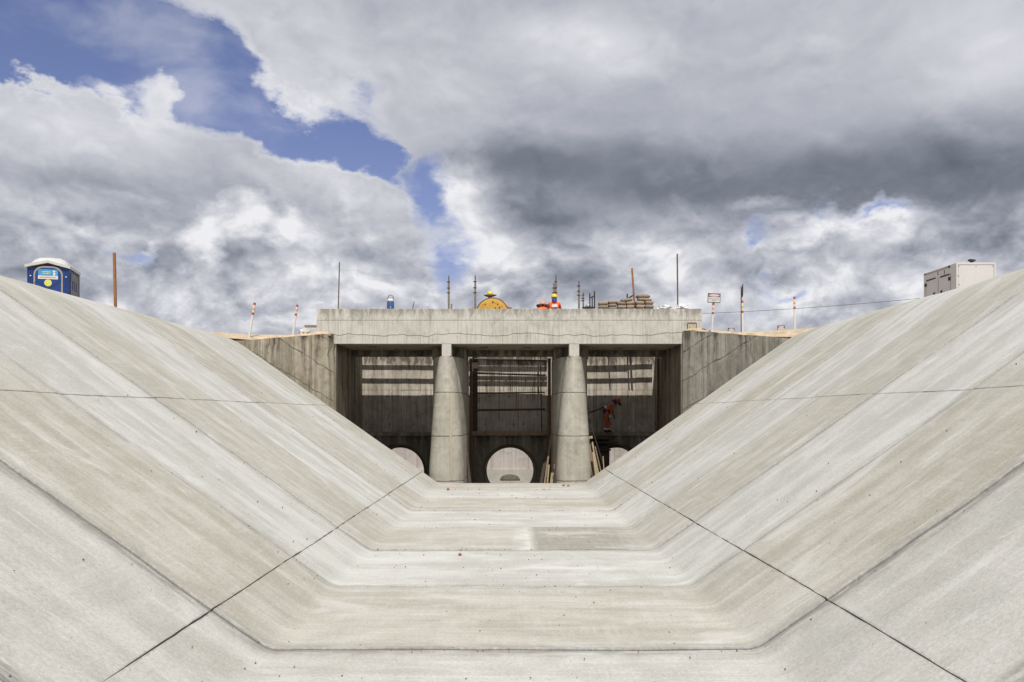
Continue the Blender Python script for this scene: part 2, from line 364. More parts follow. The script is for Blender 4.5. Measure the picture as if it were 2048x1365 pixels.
def wall_mat(name, ca, cb, board=0.0, drip=0.5, ztop=5.0, rake=None, joint=0.0, lift=None, dark=(0.10, 0.092, 0.075), fadelen=2.2, fademin=0.35):
    """shuttered concrete: formwork board marks, drips from the top edge, raking pour lines"""
    m, t, b = newmat(name)
    pos = t.node('ShaderNodeNewGeometry').outputs['Position']
    x, y, z = t.xyz(pos)[:3]
    u = t.m('SUBTRACT', y, t.m('ABSOLUTE', x))
    w = t.cxyz(u, z, t.m('MULTIPLY', x, 0.35))
    big = t.noise(w, 0.8, 5, 0.6, 0.4); mid = t.noise(w, 4.0, 5, 0.65); fine = t.noise(w, 30.0, 4, 0.65)
    f = t.m('ADD', t.m('MULTIPLY', big, 0.55), t.m('MULTIPLY', mid, 0.45))
    c = t.mix(t.map(f, 0.36, 0.64), ca, cb)
    hgt = t.m('ADD', t.m('MULTIPLY', fine, 0.4), t.m('MULTIPLY', mid, 0.4))
    bl2 = t.noise(w, 1.5, 7, 0.7, 1.2)
    c = t.mix(t.map(bl2, 0.52, 0.68, 0.0, 0.45), c, tuple(0.55 * q for q in ca))
    c = t.mix(t.map(bl2, 0.46, 0.32, 0.0, 0.4), c, tuple(min(1, 1.12 * q) for q in cb))
    if board:
        wob = t.m('ADD', u, t.m('MULTIPLY', t.noise(w, 0.7, 2, 0.5), 0.03))
        cell = t.m('DIVIDE', wob, 0.17)
        wn = t.node('ShaderNodeTexWhiteNoise', noise_dimensions='1D'); t.put(wn.inputs['W'], t.m('FLOOR', cell))
        bt = t.m('MULTIPLY', t.m('SUBTRACT', wn.outputs['Value'], 0.5), board)
        c = t.mix(1.0, c, t.vm('ADD', (0.5, 0.5, 0.5), t.cxyz(bt, bt, bt)), 'OVERLAY')
        gap = t.map(t.m('ABSOLUTE', t.m('SUBTRACT', t.m('FRACT', cell), 0.5)), 0.45, 0.5)
        c = t.mix(t.m('MULTIPLY', gap, 0.5 * board), c, dark)
        hgt = t.m('ADD', hgt, t.m('MULTIPLY', gap, -1.0))
    dr = t.noise(t.cxyz(t.m('MULTIPLY', t.m('ADD', u, t.m('MULTIPLY', big, 0.8)), 3.6), t.m('MULTIPLY', z, 0.5), 0.0), 1.0, 5, 0.65)
    dr2 = t.noise(t.cxyz(t.m('MULTIPLY', u, 17.0), t.m('MULTIPLY', z, 0.5), 4.0), 1.0, 4, 0.6)
    fade = t.map(t.m('SUBTRACT', ztop, z), 0.0, fadelen, 1.0, fademin)
    top = t.map(t.m('SUBTRACT', ztop, z), 0.0, 0.5, 1.0, 0.0)
    d = t.m('MULTIPLY', t.map(t.m('ADD', dr, t.m('MULTIPLY', top, 0.14)), 0.51, 0.68), fade)
    c = t.mix(t.m('MULTIPLY', d, drip), c, dark)
    c = t.mix(t.m('MULTIPLY', t.map(dr2, 0.52, 0.66), 0.6 * drip), c, tuple(k * 1.8 for k in dark))
    c = t.mix(t.m('MULTIPLY', t.map(dr2, 0.42, 0.28), 0.30), c, (0.52, 0.50, 0.44))
    if rake is not None:
        q = t.m('ADD', z, t.m('MULTIPLY', t.m('ABSOLUTE', x), -0.72))
        q = t.m('ADD', q, t.m('MULTIPLY', t.m('SUBTRACT', t.noise(w, 1.3, 6, 0.7), 0.5), 0.30))
        fr = t.m('FRACT', t.m('DIVIDE', t.m('ADD', q, rake), 1.05))
        ln = t.map(t.m('ABSOLUTE', t.m('SUBTRACT', fr, 0.5)), 0.0, 0.04, 1.0, 0.0)
        c = t.mix(t.m('MULTIPLY', ln, t.map(mid, 0.38, 0.62, 0.15, 0.85)), c, dark)
        hgt = t.m('ADD', hgt, t.m('MULTIPLY', ln, -1.5))
    if joint:
        fr = t.m('FRACT', t.m('DIVIDE', u, joint))
        ln = t.map(t.m('ABSOLUTE', t.m('SUBTRACT', fr, 0.5)), 0.0, 0.012, 1.0, 0.0)
        c = t.mix(t.m('MULTIPLY', ln, 0.35), c, dark)
    if lift is not None:
        for zz in lift:
            q = t.m('ADD', t.m('SUBTRACT', z, zz), t.m('MULTIPLY', t.m('SUBTRACT', t.noise(w, 2.6, 5, 0.7), 0.5), 0.10))
            ln = t.map(t.m('ABSOLUTE', q), 0.006, 0.035, 1.0, 0.0)
            c = t.mix(t.m('MULTIPLY', ln, t.map(mid, 0.35, 0.6, 0.25, 0.85)), c, dark)
            hgt = t.m('ADD', hgt, t.m('MULTIPLY', ln, -1.5))
    vo = t.node('ShaderNodeTexVoronoi'); t.put(vo.inputs['Vector'], w); vo.inputs['Scale'].default_value = 9.0
    pit = t.m('MULTIPLY', t.map(vo.outputs['Distance'], 0.06, 0.13, 1.0, 0.0), t.map(mid, 0.5, 0.62))
    c = t.mix(t.m('MULTIPLY', pit, 0.55), c, dark)
    c = t.mix(0.3, c, t.mix(t.map(fine, 0.3, 0.7), (0.38, 0.38, 0.38), (0.62, 0.62, 0.62)), 'OVERLAY')
    t.put(b.inputs['Base Color'], t.vm('SCALE', c, scale=0.86))
    b.inputs['Roughness'].default_value = 0.9; b.inputs['Specular IOR Level'].default_value = 0.2
    bump(t, b, hgt, 0.5, 0.01)
    return m

M = {}
M['lining_pale'] = canal_mat('lining_pale', (0.45, 0.442, 0.402), (0.565, 0.558, 0.522), 0.9, 0.9)
M['lining_tan'] = canal_mat('lining_tan', (0.39, 0.372, 0.308), (0.485, 0.467, 0.405), 0.6, 0.7)
M['lining_grey'] = canal_mat('lining_grey', (0.425, 0.415, 0.372), (0.53, 0.52, 0.48), 0.6, 1.0)
M['joint_fill'] = plain('joint_fill', (0.30, 0.29, 0.27), 0.95, var=0.4, scale=9)
M['bridge'] = wall_mat('bridge_concrete', (0.53, 0.503, 0.44), (0.63, 0.605, 0.54), 0.02, 0.62, EZ + 3.9, joint=1.55, lift=None, dark=(0.16, 0.15, 0.12), fadelen=0.9, fademin=0.05)
M['pier'] = wall_mat('pier_concrete', (0.44, 0.41, 0.335), (0.58, 0.55, 0.47), 0.10, 0.35, EZ + 2.2, lift=(EZ + 0.78, EZ - 0.83, EZ - 2.5), dark=(0.15, 0.135, 0.10))
M['wing_l'] = wall_mat('board_marked_concrete', (0.37, 0.318, 0.228), (0.53, 0.475, 0.37), 0.24, 1.0, EZ + 3.0, rake=0.32, dark=(0.085, 0.07, 0.05))
M['wing_r'] = wall_mat('board_marked_grey_concrete', (0.30, 0.275, 0.22), (0.43, 0.405, 0.345), 0.22, 0.85, EZ + 3.1, rake=0.55, dark=(0.07, 0.062, 0.05))
M['inner'] = wall_mat('shaded_stained_concrete', (0.225, 0.195, 0.14), (0.33, 0.295, 0.225), 0.3, 0.8, EZ + 2.6, dark=(0.06, 0.05, 0.035))  # base tone darkened for the shade under the bridge, drip stains on top
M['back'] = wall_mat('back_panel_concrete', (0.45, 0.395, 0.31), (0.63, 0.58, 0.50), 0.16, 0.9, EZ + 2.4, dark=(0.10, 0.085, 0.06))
M['lower'] = wall_mat('shaded_lower_concrete', (0.15, 0.135, 0.105), (0.23, 0.21, 0.17), 0.4, 0.8, EZ - 0.8, dark=(0.05, 0.045, 0.035))  # base tone darkened further, interior shade put into the colour
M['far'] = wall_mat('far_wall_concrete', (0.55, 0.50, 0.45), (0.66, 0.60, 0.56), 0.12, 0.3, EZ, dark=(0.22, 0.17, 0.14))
M['soffit'] = wall_mat('soffit_concrete', (0.42, 0.38, 0.29), (0.52, 0.48, 0.38), 0.1, 0.3, EZ + 5)  # lightened to stand for light bounced up from below
M['mud'] = plain('chamber_mud', (0.16, 0.13, 0.10), 0.95, var=0.3, scale=2)
M['steel_rust'] = plain('rusty_steel', (0.13, 0.065, 0.035), 0.8, var=0.35, scale=8)
M['steel_dark'] = plain('dark_steel', (0.05, 0.048, 0.045), 0.6, 0.3, var=0.3, scale=8)
M['rebar'] = plain('weathered_rod', (0.15, 0.10, 0.075), 0.85, var=0.3, scale=6)
M['wood_orange'] = plain('orange_brown_timber', (0.30, 0.135, 0.055), 0.8, var=0.25, scale=3)
M['wood'] = plain('weathered_timber', (0.27, 0.20, 0.13), 0.85, var=0.35, scale=4, dirt=(0.12, 0.09, 0.06))
M['wood_pale'] = plain('pale_timber', (0.46, 0.37, 0.24), 0.85, var=0.25, scale=4, dirt=(0.22, 0.17, 0.11))
M['wood_dark'] = plain('dark_timber', (0.075, 0.055, 0.04), 0.85, var=0.35, scale=4)  # darker brown than the other timbers
M['scaff'] = plain('scaffold_tube_grey', (0.25, 0.23, 0.19), 0.6, 0.2, var=0.3, scale=7, dirt=(0.14, 0.09, 0.05))
M['white_paint'] = plain('white_painted_post', (0.72, 0.70, 0.66), 0.6, var=0.08, scale=5)
M['red_paint'] = plain('red_band', (0.55, 0.06, 0.045), 0.5, var=0.15, scale=9)
M['yellow_paint'] = plain('yellow_band', (0.66, 0.46, 0.08), 0.5, var=0.15, scale=9)
M['toilet_blue'] = plain('toilet_blue_plastic', (0.016, 0.055, 0.22), 0.45, var=0.14, scale=2)
M['toilet_dark'] = plain('toilet_shadow_blue', (0.010, 0.03, 0.12), 0.5, var=0.1, scale=2)
M['toilet_white'] = plain('toilet_white_roof', (0.58, 0.575, 0.56), 0.4, var=0.05, scale=2)
M['toilet_trim'] = plain('toilet_grey_trim', (0.36, 0.33, 0.28), 0.5, var=0.1, scale=3)
M['vent_grey'] = plain('vent_grey_plastic', (0.17, 0.17, 0.22), 0.5, var=0.1, scale=3)
M['sticker_blue'] = plain('sticker_blue', (0.07, 0.33, 0.58), 0.4, var=0.2, scale=4)
M['sticker_white'] = plain('sticker_white', (0.75, 0.74, 0.73), 0.4, var=0.05, scale=4)
M['sticker_red'] = plain('sticker_red', (0.68, 0.20, 0.12), 0.4, var=0.1, scale=4)
M['sticker_yellow'] = plain('sticker_yellow', (0.66, 0.68, 0.16), 0.4, var=0.2, scale=6)
M['gen_white'] = plain('generator_white_paint', (0.64, 0.635, 0.635), 0.45, var=0.05, scale=1.5)
M['gen_seam'] = plain('generator_seam', (0.28, 0.25, 0.22), 0.6, var=0.1)
M['black'] = plain('black_rubber', (0.022, 0.02, 0.02), 0.6, var=0.2)
M['sand'] = plain('sandy_soil', (0.52, 0.41, 0.285), 0.95, var=0.30, scale=3.0, spec=0.1)
M['bag'] = plain('cement_bag_paper', (0.34, 0.26, 0.195), 0.85, var=0.16, scale=9, dirt=(0.24, 0.18, 0.13))
M['bag_dark'] = plain('cement_bag_dusty_paper', (0.28, 0.215, 0.165), 0.85, var=0.2, scale=9)
M['plastic_white'] = plain('white_plastic_sheet', (0.80, 0.80, 0.80), 0.45, var=0.06, scale=5)
M['tarp'] = plain('white_sacking', (0.62, 0.60, 0.56), 0.8, var=0.12, scale=6, dirt=(0.42, 0.33, 0.24))
M['cloth_orange'] = plain('orange_work_cloth', (0.80, 0.13, 0.025), 0.85, var=0.2, scale=9)
M['cloth_orange_dim'] = plain('faded_orange_cloth', (0.50, 0.13, 0.055), 0.85, var=0.25, scale=9)
M['cloth_pink'] = plain('faded_pink_cloth', (0.78, 0.33, 0.25), 0.85, var=0.15, scale=9)
M['cloth_blue'] = plain('blue_neck_cloth', (0.045, 0.08, 0.36), 0.8, var=0.25, scale=14)
M['skin'] = plain('brown_skin', (0.22, 0.12, 0.075), 0.55, var=0.12, scale=12)
M['boot'] = plain('black_boot', (0.03, 0.025, 0.02), 0.6, var=0.2)
M['helmet_yellow'] = plain('yellow_helmet_plastic', (0.85, 0.60, 0.02), 0.35, var=0.05)
M['helmet_orange'] = plain('orange_helmet_plastic', (0.78, 0.28, 0.16), 0.4, var=0.05)
M['helmet_red'] = plain('red_helmet_plastic', (0.60, 0.05, 0.03), 0.4, var=0.05)
M['helmet_grey'] = plain('pale_blue_helmet_plastic', (0.38, 0.47, 0.52), 0.4, var=0.08)
M['brim'] = plain('brown_brim_cloth', (0.12, 0.07, 0.045), 0.85, var=0.2)
M['drum_yellow'] = plain('chipped_yellow_paint', (0.62, 0.36, 0.06), 0.55, var=0.15, scale=5, dirt=(0.38, 0.20, 0.05))
M['drum_rim'] = plain('drum_dark_rim', (0.11, 0.085, 0.075), 0.7, var=0.2)
M['cooler_blue'] = plain('cooler_blue_plastic', (0.05, 0.13, 0.30), 0.4, var=0.15)
M['peel'] = plain('peeling_yellowed_plate', (0.50, 0.44, 0.32), 0.8, var=0.2, scale=6, dirt=(0.16, 0.10, 0.06))
M['sign_pink'] = plain('faded_red_print', (0.72, 0.50, 0.52), 0.5, var=0.05)
M['sign_white'] = plain('sign_board_white', (0.62, 0.62, 0.57), 0.5, var=0.06)
M['brick_red'] = plain('broken_red_clay', (0.30, 0.11, 0.065), 0.9, var=0.3, scale=20)

# ------------------------------------------------------------------ canal cross-section
SL = math.radians(35.15)     # bank slope
def profile(side):
    """(x, z, breakflag) from the floor centre outwards over the rounded crest"""
    cx, Xs, ks, flat_out, jl, ju = ((2.38, 9.74, 0.27, 11.3, 2.94, 6.07) if side < 0 else (2.45, 10.06, 0.2805, 11.6, 3.14, 6.23))
    rf = 0.36; tl = rf * math.tan(SL / 2)
    Rc = 3.0; th = math.atan(ks)
    # crest arc centre so that the tangent of slope ks touches at Xs
    zs = ks * Xs + EZ
    ccx = Xs + Rc * math.sin(th); ccz = zs - Rc * math.cos(th)
    pts = []
    n = 14
    for i in range(n): pts.append((i / n * (cx - tl), 0.0))
    for i in range(9):
        a = SL * i / 8; pts.append((cx - tl + rf * math.sin(a), rf * (1 - math.cos(a))))
    x0, z0 = pts[-1]
    x1, z1 = ccx - Rc * math.sin(SL), ccz + Rc * math.cos(SL)
    n = 34
    for i in range(1, n): pts.append((x0 + (x1 - x0) * i / n, z0 + (z1 - z0) * i / n))
    for i in range(13):
        a = SL * (1 - i / 12); pts.append((ccx - Rc * math.sin(a), ccz + Rc * math.cos(a)))
    xe, ze = pts[-1]
    if flat_out > xe + 0.2:
        pts.append((flat_out, ze))
    # insert the joint positions exactly
    def ins(xj):
        for i in range(len(pts) - 1):
            if pts[i][0] < xj < pts[i + 1][0]:
                f = (xj - pts[i][0]) / (pts[i + 1][0] - pts[i][0])
                pts.insert(i + 1, (xj, pts[i][1] + f * (pts[i + 1][1] - pts[i][1]))); return i + 1
        return [i for i, p in enumerate(pts) if abs(p[0] - xj) < 1e-6][0]
    ins(jl); ins(ju)
    return pts, jl, ju, ze, xe
PL, JL, UL, ZTL, XEL = profile(-1)
PR, JR, UR, ZTR, XER = profile(1)
full = [(-x, z) for x, z in PL[::-1][:-1]] + PR          # left crest ... floor centre ... right crest
arc = [0.0]
for a, b in zip(full[:-1], full[1:]): arc.append(arc[-1] + math.hypot(b[0] - a[0], b[1] - a[1]))
i0 = [i for i, p in enumerate(full) if abs(p[0]) < 1e-6][0]
arc = [s - arc[i0] for s in arc]
def idx(x): return min(range(len(full)), key=lambda i: abs(full[i][0] - x))
cuts = [0, idx(-UL), idx(-JL), idx(JR), idx(UR), len(full) - 1]

YB = [27.5, 25.3, 22.75, 19.8, 16.9, 14.1, 11.1, 8.15, 5.3, 2.5, -0.3, -3.1, -6.0]
# strip k lies between YB[k+1] and YB[k]
KIND = ['tan', 'pale', 'tan', 'pale', 'tan', 'pale', 'tan', 'grey', 'grey', 'tan', 'pale', 'tan']
STAIN = [0.2, 0.35, 0.4, 0.5, 0.5, 0.9, 0.85, 1.15, 0.7, 0.6, 0.6, 0.6]
GAP = [0.0, 0.005, 0.005, 0.006, 0.005, 0.010, 0.004, 0.016, 0.008, 0.008, 0.008, 0.008, 0.0]

lining = struct(bpy.data.objects.new('canal_lining', None)); COL.objects.link(lining)
def nrm(i):
    a = full[max(0, i - 1)]; b = full[min(len(full) - 1, i + 1)]
    d = Vector((b[0] - a[0], b[1] - a[1])).normalized(); return Vector((-d.y, d.x))
def panel(k, c):
    i_a, i_b = cuts[c], cuts[c + 1]
    y1, y0 = YB[k], YB[k + 1]
    g1, g0 = GAP[k], GAP[k + 1]
    proud = 0.012 if KIND[k] == 'tan' else 0.0
    mids = [y0 + 0.3 + (y1 - y0 - 0.6) * q / 14 for q in range(15)]
    rows = [y0 + g0, y0 + g0 + 0.012, y0 + 0.08] + mids + [y1 - 0.08, y1 - g1 - 0.012, y1 - g1]
    drop = [0.012, 0.0, 0] + [0] * 15 + [0, 0.0, 0.012]
    # resample the profile between the cuts about every 0.14 m
    ss = []
    for i in range(i_a, i_b):
        L = arc[i + 1] - arc[i]; n = max(1, int(round(L / 0.14)))
        for q in range(n): ss.append((i, q / n))
    ss.append((i_b - 1, 1.0))
    cols = []
    for q, (i, f) in enumerate(ss):
        x = full[i][0] * (1 - f) + full[i + 1][0] * f; z = full[i][1] * (1 - f) + full[i + 1][1] * f
        s = arc[i] * (1 - f) + arc[i + 1] * f
        nn = (nrm(i) * (1 - f) + nrm(i + 1) * f).normalized()
        cols.append([x, z, s, nn])
    lj = 0.0035       # half width of the sawn longitudinal joint
    def shift(cc, ds):
        t_ = Vector((cc[3].y, -cc[3].x)); cc[0] += t_.x * ds; cc[1] += t_.y * ds; cc[2] += ds
    if c > 0: shift(cols[0], lj)
    if c < 4: shift(cols[-1], -lj)
    me = bpy.data.meshes.new('slab_panel')
    vs = []; fs = []; uv = []; ed = []; tint = []; el_ = []
    nc = len(cols); nr = len(rows)
    for j, yv in enumerate(rows):
        for qi, (x, z, s, nn) in enumerate(cols):
            if (qi == 0 and c > 0) or (qi == len(cols) - 1 and c < 4):
                jd = (0.010 * mnoise.noise(Vector((yv * 4.1, c, 2))) + 0.008 * mnoise.noise(Vector((yv * 0.6, c, 9)))) ; jd += 0.003 if qi == 0 else -0.003
                x += nn.y * jd; z -= nn.x * jd
            yy = yv
            if j in (0, 1, nr - 2, nr - 1):
                yk = YB[k + 1] if j < 2 else YB[k]
                yy += 0.018 * mnoise.noise(Vector((s * 2.1, yk * 3, 0))) + 0.010 * mnoise.noise(Vector((s * 9, yk * 3, 5)))
            wav = 0.012 * mnoise.noise(Vector((s * 0.5, yv * 0.5, 1)))
            hh = proud - drop[j] + wav
            vs.append((x + nn.x * hh, yy, z + nn.y * hh)); uv.append((s, yv))
            ed.append(min(yv - y0, y1 - yv)); el_.append(min(cols[qi][2] - cols[0][2] if c > 0 else 9, cols[-1][2] - cols[qi][2] if c < 4 else 9)); tv = 0.0
            if k == 4 and c == 2: tv = max(0, min(1, (x - 0.15) * 3)) * 0.75 * max(0, min(1, (2.6 - x) * 1.5))
            if k == 4 and c == 2:
                g_ = 1 - abs(x - 0.30 - 0.05 * mnoise.noise(Vector((yv * 3, 0, 0)))) / 0.17
                if g_ > 0: tv = -min(0.6, g_ * 1.6)
            tint.append(tv)
    for j in range(nr - 1):
        for i in range(nc - 1):
            a = j * nc + i; fs.append((a, a + 1, a + nc + 1, a + nc))
    ntop = len(fs)
    # skirt
    loop = [i for i in range(nc)] + [j * nc + nc - 1 for j in range(1, nr)] + [(nr - 1) * nc + i for i in range(nc - 2, -1, -1)] + [j * nc for j in range(nr - 2, 0, -1)]
    base = len(vs)
    for vi in loop:
        i = vi % nc; nn = cols[i][3]; v = vs[vi]
        vs.append((v[0] - nn.x * 0.1, v[1], v[2] - nn.y * 0.1)); uv.append(uv[vi]); ed.append(0.0); tint.append(0); el_.append(0.0)
    for q in range(len(loop)):
        r = (q + 1) % len(loop); fs.append((loop[r], loop[q], base + q, base + r))
    me.from_pydata(vs, [], fs); me.update()
    for n_, p in enumerate(me.polygons): p.use_smooth = n_ < ntop
    me.set_sharp_from_angle(angle=R(30))
    ul = me.uv_layers.new(name='UVMap')
    for lp in me.loops: ul.data[lp.index].uv = uv[lp.vertex_index]
    for nm, arr in (('edge', ed), ('side_edge', el_), ('tint', tint), ('stain', [STAIN[k] * random.uniform(0.8, 1.1)] * len(vs))):
        a = me.attributes.new(nm, 'FLOAT', 'POINT'); a.data.foreach_set('value', arr)
    o = link('slab_panel', me, M['lining_' + KIND[k]]); o.parent = lining
for k in range(12):
    for c in range(5): panel(k, c)
# bedding below the slabs (one solid), ends in the drop to the chamber
bm = B()
bot = [(-11.9, ZTL - 0.16), *[(x - nrm(i).x * 0.055, z - nrm(i).y * 0.055) for i, (x, z) in enumerate(full)], (11.9, ZTR - 0.16), (11.9, -2.0), (-11.9, -2.0)]
bot = [p for i, p in enumerate(bot) if i == 0 or math.hypot(p[0] - bot[i - 1][0], p[1] - bot[i - 1][1]) > 1e-4]
prism(bm, bot, 'Y', -6.0, 27.46)
bed = solo('lining_bed', bm, M['joint_fill']); bed.parent = lining

# ------------------------------------------------------------------ ground beyond the crests
def ground_side(side):
    bm = B(); rows = []
    ys = [-60, -30, -10, -6.0, 0, 6, 12, 18, 22, 25, 27.4, 27.52, 28.2, 29.0, 29.8, 30.4, 31.5, 33, 35, 38, 41.6, 41.9, 50, 80, 200]
    zt = ZTL if side < 0 else ZTR; xe = 11.2 if side < 0 else 11.5
    znear = EZ + (2.93 if side < 0 else 3.03)
    for y in ys:
        if y <= 27.45: xi = xe - 0.05
        elif y < 30.4:
            a = (y - 27.5) / 2.9; xi = 9.2 * (1 - a) + (6.75 if side < 0 else 6.65) * a + 0.22
        else: xi = 6.9
        if y < -6.0: xi = 0.0
        if y > 41.7: xi = 0.0
        zb = zt - 0.03 if y < 26 else zt * (1 - min(1, (y - 26) / 4.4)) + znear * min(1, (y - 26) / 4.4) - 0.02
        if y > 42: zb = znear - 0.2
        row = []
        xs = [0, 0.25, 0.7, 1.3, 2.0, 3, 4.5, 7, 11, 20, 45, 110, 260]
        for q, dx in enumerate(xs):
            x = xi + dx
            zz = zb + 0.05 * mnoise.noise(Vector((x * 0.8 * side, y * 0.8, 3))) * (1 if q else 0.3)
            if dx > 8: zz = zb - 0.1
            if 27.41 < y < 31:
                a = min(1, max(0, (y - 27.5) / 2.9)); zn, zf = (EZ + 2.42, EZ + 2.93) if side < 0 else (EZ + 2.53, EZ + 3.05)
                ze = zn + (zf - zn) * min(1, a * 1.08) - 0.03
                f = min(1, dx / 2.0); zz = ze * (1 - f) + zz * f
                if y < 27.6:
                    for pa, pb in zip((PL if side < 0 else PR)[:-1], (PL if side < 0 else PR)[1:]):
                        if pa[0] <= x <= pb[0]: zz = pa[1] + (pb[1] - pa[1]) * (x - pa[0]) / (pb[0] - pa[0]) + 0.015
            row.append(bm.verts.new((side * x, y, zz)))
        rows.append(row)
    for a, b in zip(rows[:-1], rows[1:]):
        for i in range(len(a) - 1):
            bm.faces.new((a[i], a[i + 1], b[i + 1], b[i]))
    o = solo('ground', bm, M['sand'], True); struct(o); return o
ground_side(-1); ground_side(1)

# ------------------------------------------------------------------ wing walls and abutments
CH = EZ - 3.75        # chamber floor
BY = 30.5             # bridge face
def wing(side):
    mat = M['wing_l'] if side < 0 else M['wing_r']
    lab = ('board-marked wing wall with brown drip stains, between left bank and bridge' if side < 0 else
           'grey board-marked wing wall with raking pour lines, between right bank and bridge')
    zn, zf = (EZ + 2.42, EZ + 2.93) if side < 0 else (EZ + 2.53, EZ + 3.05)
    x_n, x_f = (9.2, 6.50) if side < 0 else (9.2, 6.36)
    y_n, y_f = 27.5, 30.42
    t = thing('wing_wall', lab, 'wall', (side * x_f, y_f, CH), 0)
    bm = B()
    d = Vector((x_f - x_n, y_f - y_n)).normalized(); n = Vector((d.y, -d.x)) * 0.45   # outward
    if n.x < 0: n = -n
    N = 26; F_, K_ = [], []
    for i in range(N + 1):
        a = i / N; x = x_n + (x_f - x_n) * a; y = y_n + (y_f - y_n) * a
        z = zn + (zf - zn) * min(1, a * 1.08) + 0.018 * mnoise.noise(Vector((a * 9, side, 2)))
        for L, off in ((F_, Vector((0, 0))), (K_, n)):
            L.append([bm.verts.new((side * (x + off.x) - side * x_f, y + off.y - y_f, 0.0)),
                      bm.verts.new((side * (x + off.x) - side * x_f, y + off.y - y_f, z - CH - (0.0 if L is F_ else 0.02)))])
    for i in range(N):
        bm.faces.new((F_[i][0], F_[i + 1][0], F_[i + 1][1], F_[i][1]))
        bm.faces.new((K_[i][0], K_[i][1], K_[i + 1][1], K_[i + 1][0]))
        bm.faces.new((F_[i][1], F_[i + 1][1], K_[i + 1][1], K_[i][1]))
    for i in (0, N): bm.faces.new((F_[i][0], F_[i][1], K_[i][1], K_[i][0]))
    child('wall_face', bm, mat, t)
    # sand that spilled over the top edge
    bm = B()
    rows = []
    for i in range(41):
        a = i / 40; x = x_n + 0.35 + (x_f - x_n - 0.2) * a; y = y_n + 0.02 + (y_f - y_n) * a
        z = zn + (zf - zn) * min(1, a * 1.08)
        hh = 0.03 + 0.05 * abs(mnoise.noise(Vector((a * 14, side * 3, 7)))) + (0.05 if a > 0.85 else 0)
        row = []
        for off, zz in ((-0.025, -0.03), (0.03, 0.01 + hh * 0.8), (0.35, 0.03 + hh), (0.8, -0.05)):
            o2 = n.normalized() * off
            row.append(bm.verts.new((side * (x + o2.x), y + o2.y, z + zz + 0.012 * mnoise.noise(Vector((a * 40, off, 1))))))
        rows.append(row)
    for a_, b_ in zip(rows[:-1], rows[1:]):
        for q in range(3): bm.faces.new((a_[q], a_[q + 1], b_[q + 1], b_[q]))
    o = solo('sand_spill', bm, M['sand'], True); o['kind'] = 'stuff'
    tag(o, 'sandy soil spilled along top of %s wing wall' % ('left' if side < 0 else 'right'), 'sand')
wing(-1); wing(1)
def abut(side):
    xi = 6.43 if side < 0 else 6.32
    t = thing('abutment_wall', 'stained side wall under the %s end of the bridge, with gate slot' % ('left' if side < 0 else 'right'), 'wall', (side * xi, BY, CH))
    h = EZ + 2.585 - CH
    bm = B()
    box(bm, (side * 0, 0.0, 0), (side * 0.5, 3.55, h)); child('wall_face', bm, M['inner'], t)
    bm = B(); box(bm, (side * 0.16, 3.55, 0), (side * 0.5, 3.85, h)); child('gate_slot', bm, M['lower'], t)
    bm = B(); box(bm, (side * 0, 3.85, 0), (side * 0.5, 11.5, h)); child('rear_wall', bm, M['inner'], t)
    bm = B(); box(bm, (side * 0.02, 3.56, 0.02), (side * 0.10, 3.64, h - 0.25)); child('slot_guide', bm, M['steel_dark'], t)
abut(-1); abut(1)

# chamber floor
bm = B(); box(bm, (-9.5, 27.47, CH - 0.3), (9.5, 42, CH - 0.004)); struct(solo('chamber_floor', bm, M['mud']))

# ------------------------------------------------------------------ bridge
br = thing('footbridge', 'concrete beam bridge with stained front, spanning the three intake bays', 'bridge', (0, BY, EZ + 2.59))
Z0, Z1 = 0.0, 1.29
XL, XR = -7.15, 7.10
def course(name, zlo, zhi, proud, wav_lo=0, wav_hi=0, seed=0, ins=0.0):
    bm = B(); N = 120; rows = []
    for i in range(N + 1):
        x = XL + ins + (XR - XL - 2 * ins) * i / N
        def w(a, s):
            if not a: return 0
            return a * (mnoise.noise(Vector((x * 0.75, s, 0))) * 1.2 + 0.5 * mnoise.noise(Vector((x * 3.1, s, 4))))
        a = zlo + w(wav_lo, seed); b = zhi + w(wav_hi, seed + 1)
        rows.append([bm.verts.new((x, -proud, a)), bm.verts.new((x, -proud, b - 0.008)), bm.verts.new((x, -proud + 0.008, b)), bm.verts.new((x, 0.6, b)), bm.verts.new((x, 0.6, a))])
    for a_, b_ in zip(rows[:-1], rows[1:]):
        for q in range(5): bm.faces.new((a_[q], b_[q], b_[(q + 1) % 5], a_[(q + 1) % 5]))
    bm.faces.new(rows[0]); bm.faces.new(rows[-1][::-1])
    child(name, bm, M['bridge'], br)
course('beam_course', 0.0, 0.50, 0.0, 0, 0.0, 3, 0.012)
course('beam_course', 0.34, 0.865, 0.014, 0.12, 0, 5)
course('beam_course', 0.873, 1.29, 0.020, 0, 0.006, 8)
bm = B(); box(bm, (XL + 0.03, 0.02, 0.52), (XR - 0.03, 0.56, 0.9)); child('beam_core', bm, M['joint_fill'], br)
bm = B(); box(bm, (XL, 0.603, 0.0), (XR, 3.2, 0.36)); child('deck_slab', bm, M['soffit'], br)
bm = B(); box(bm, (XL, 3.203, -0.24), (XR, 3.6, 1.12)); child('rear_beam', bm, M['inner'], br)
for px0, px1 in ((883.5, 902.5), (1138.3, 1158.5)):
    xa, xb = X_(px0, BY), X_(px1, BY)
    bm = B(); box(bm, (xa, 0.004, -0.46), (xb, 0.62, -0.003), 0.012); child('cap_post', bm, M['bridge'], br)
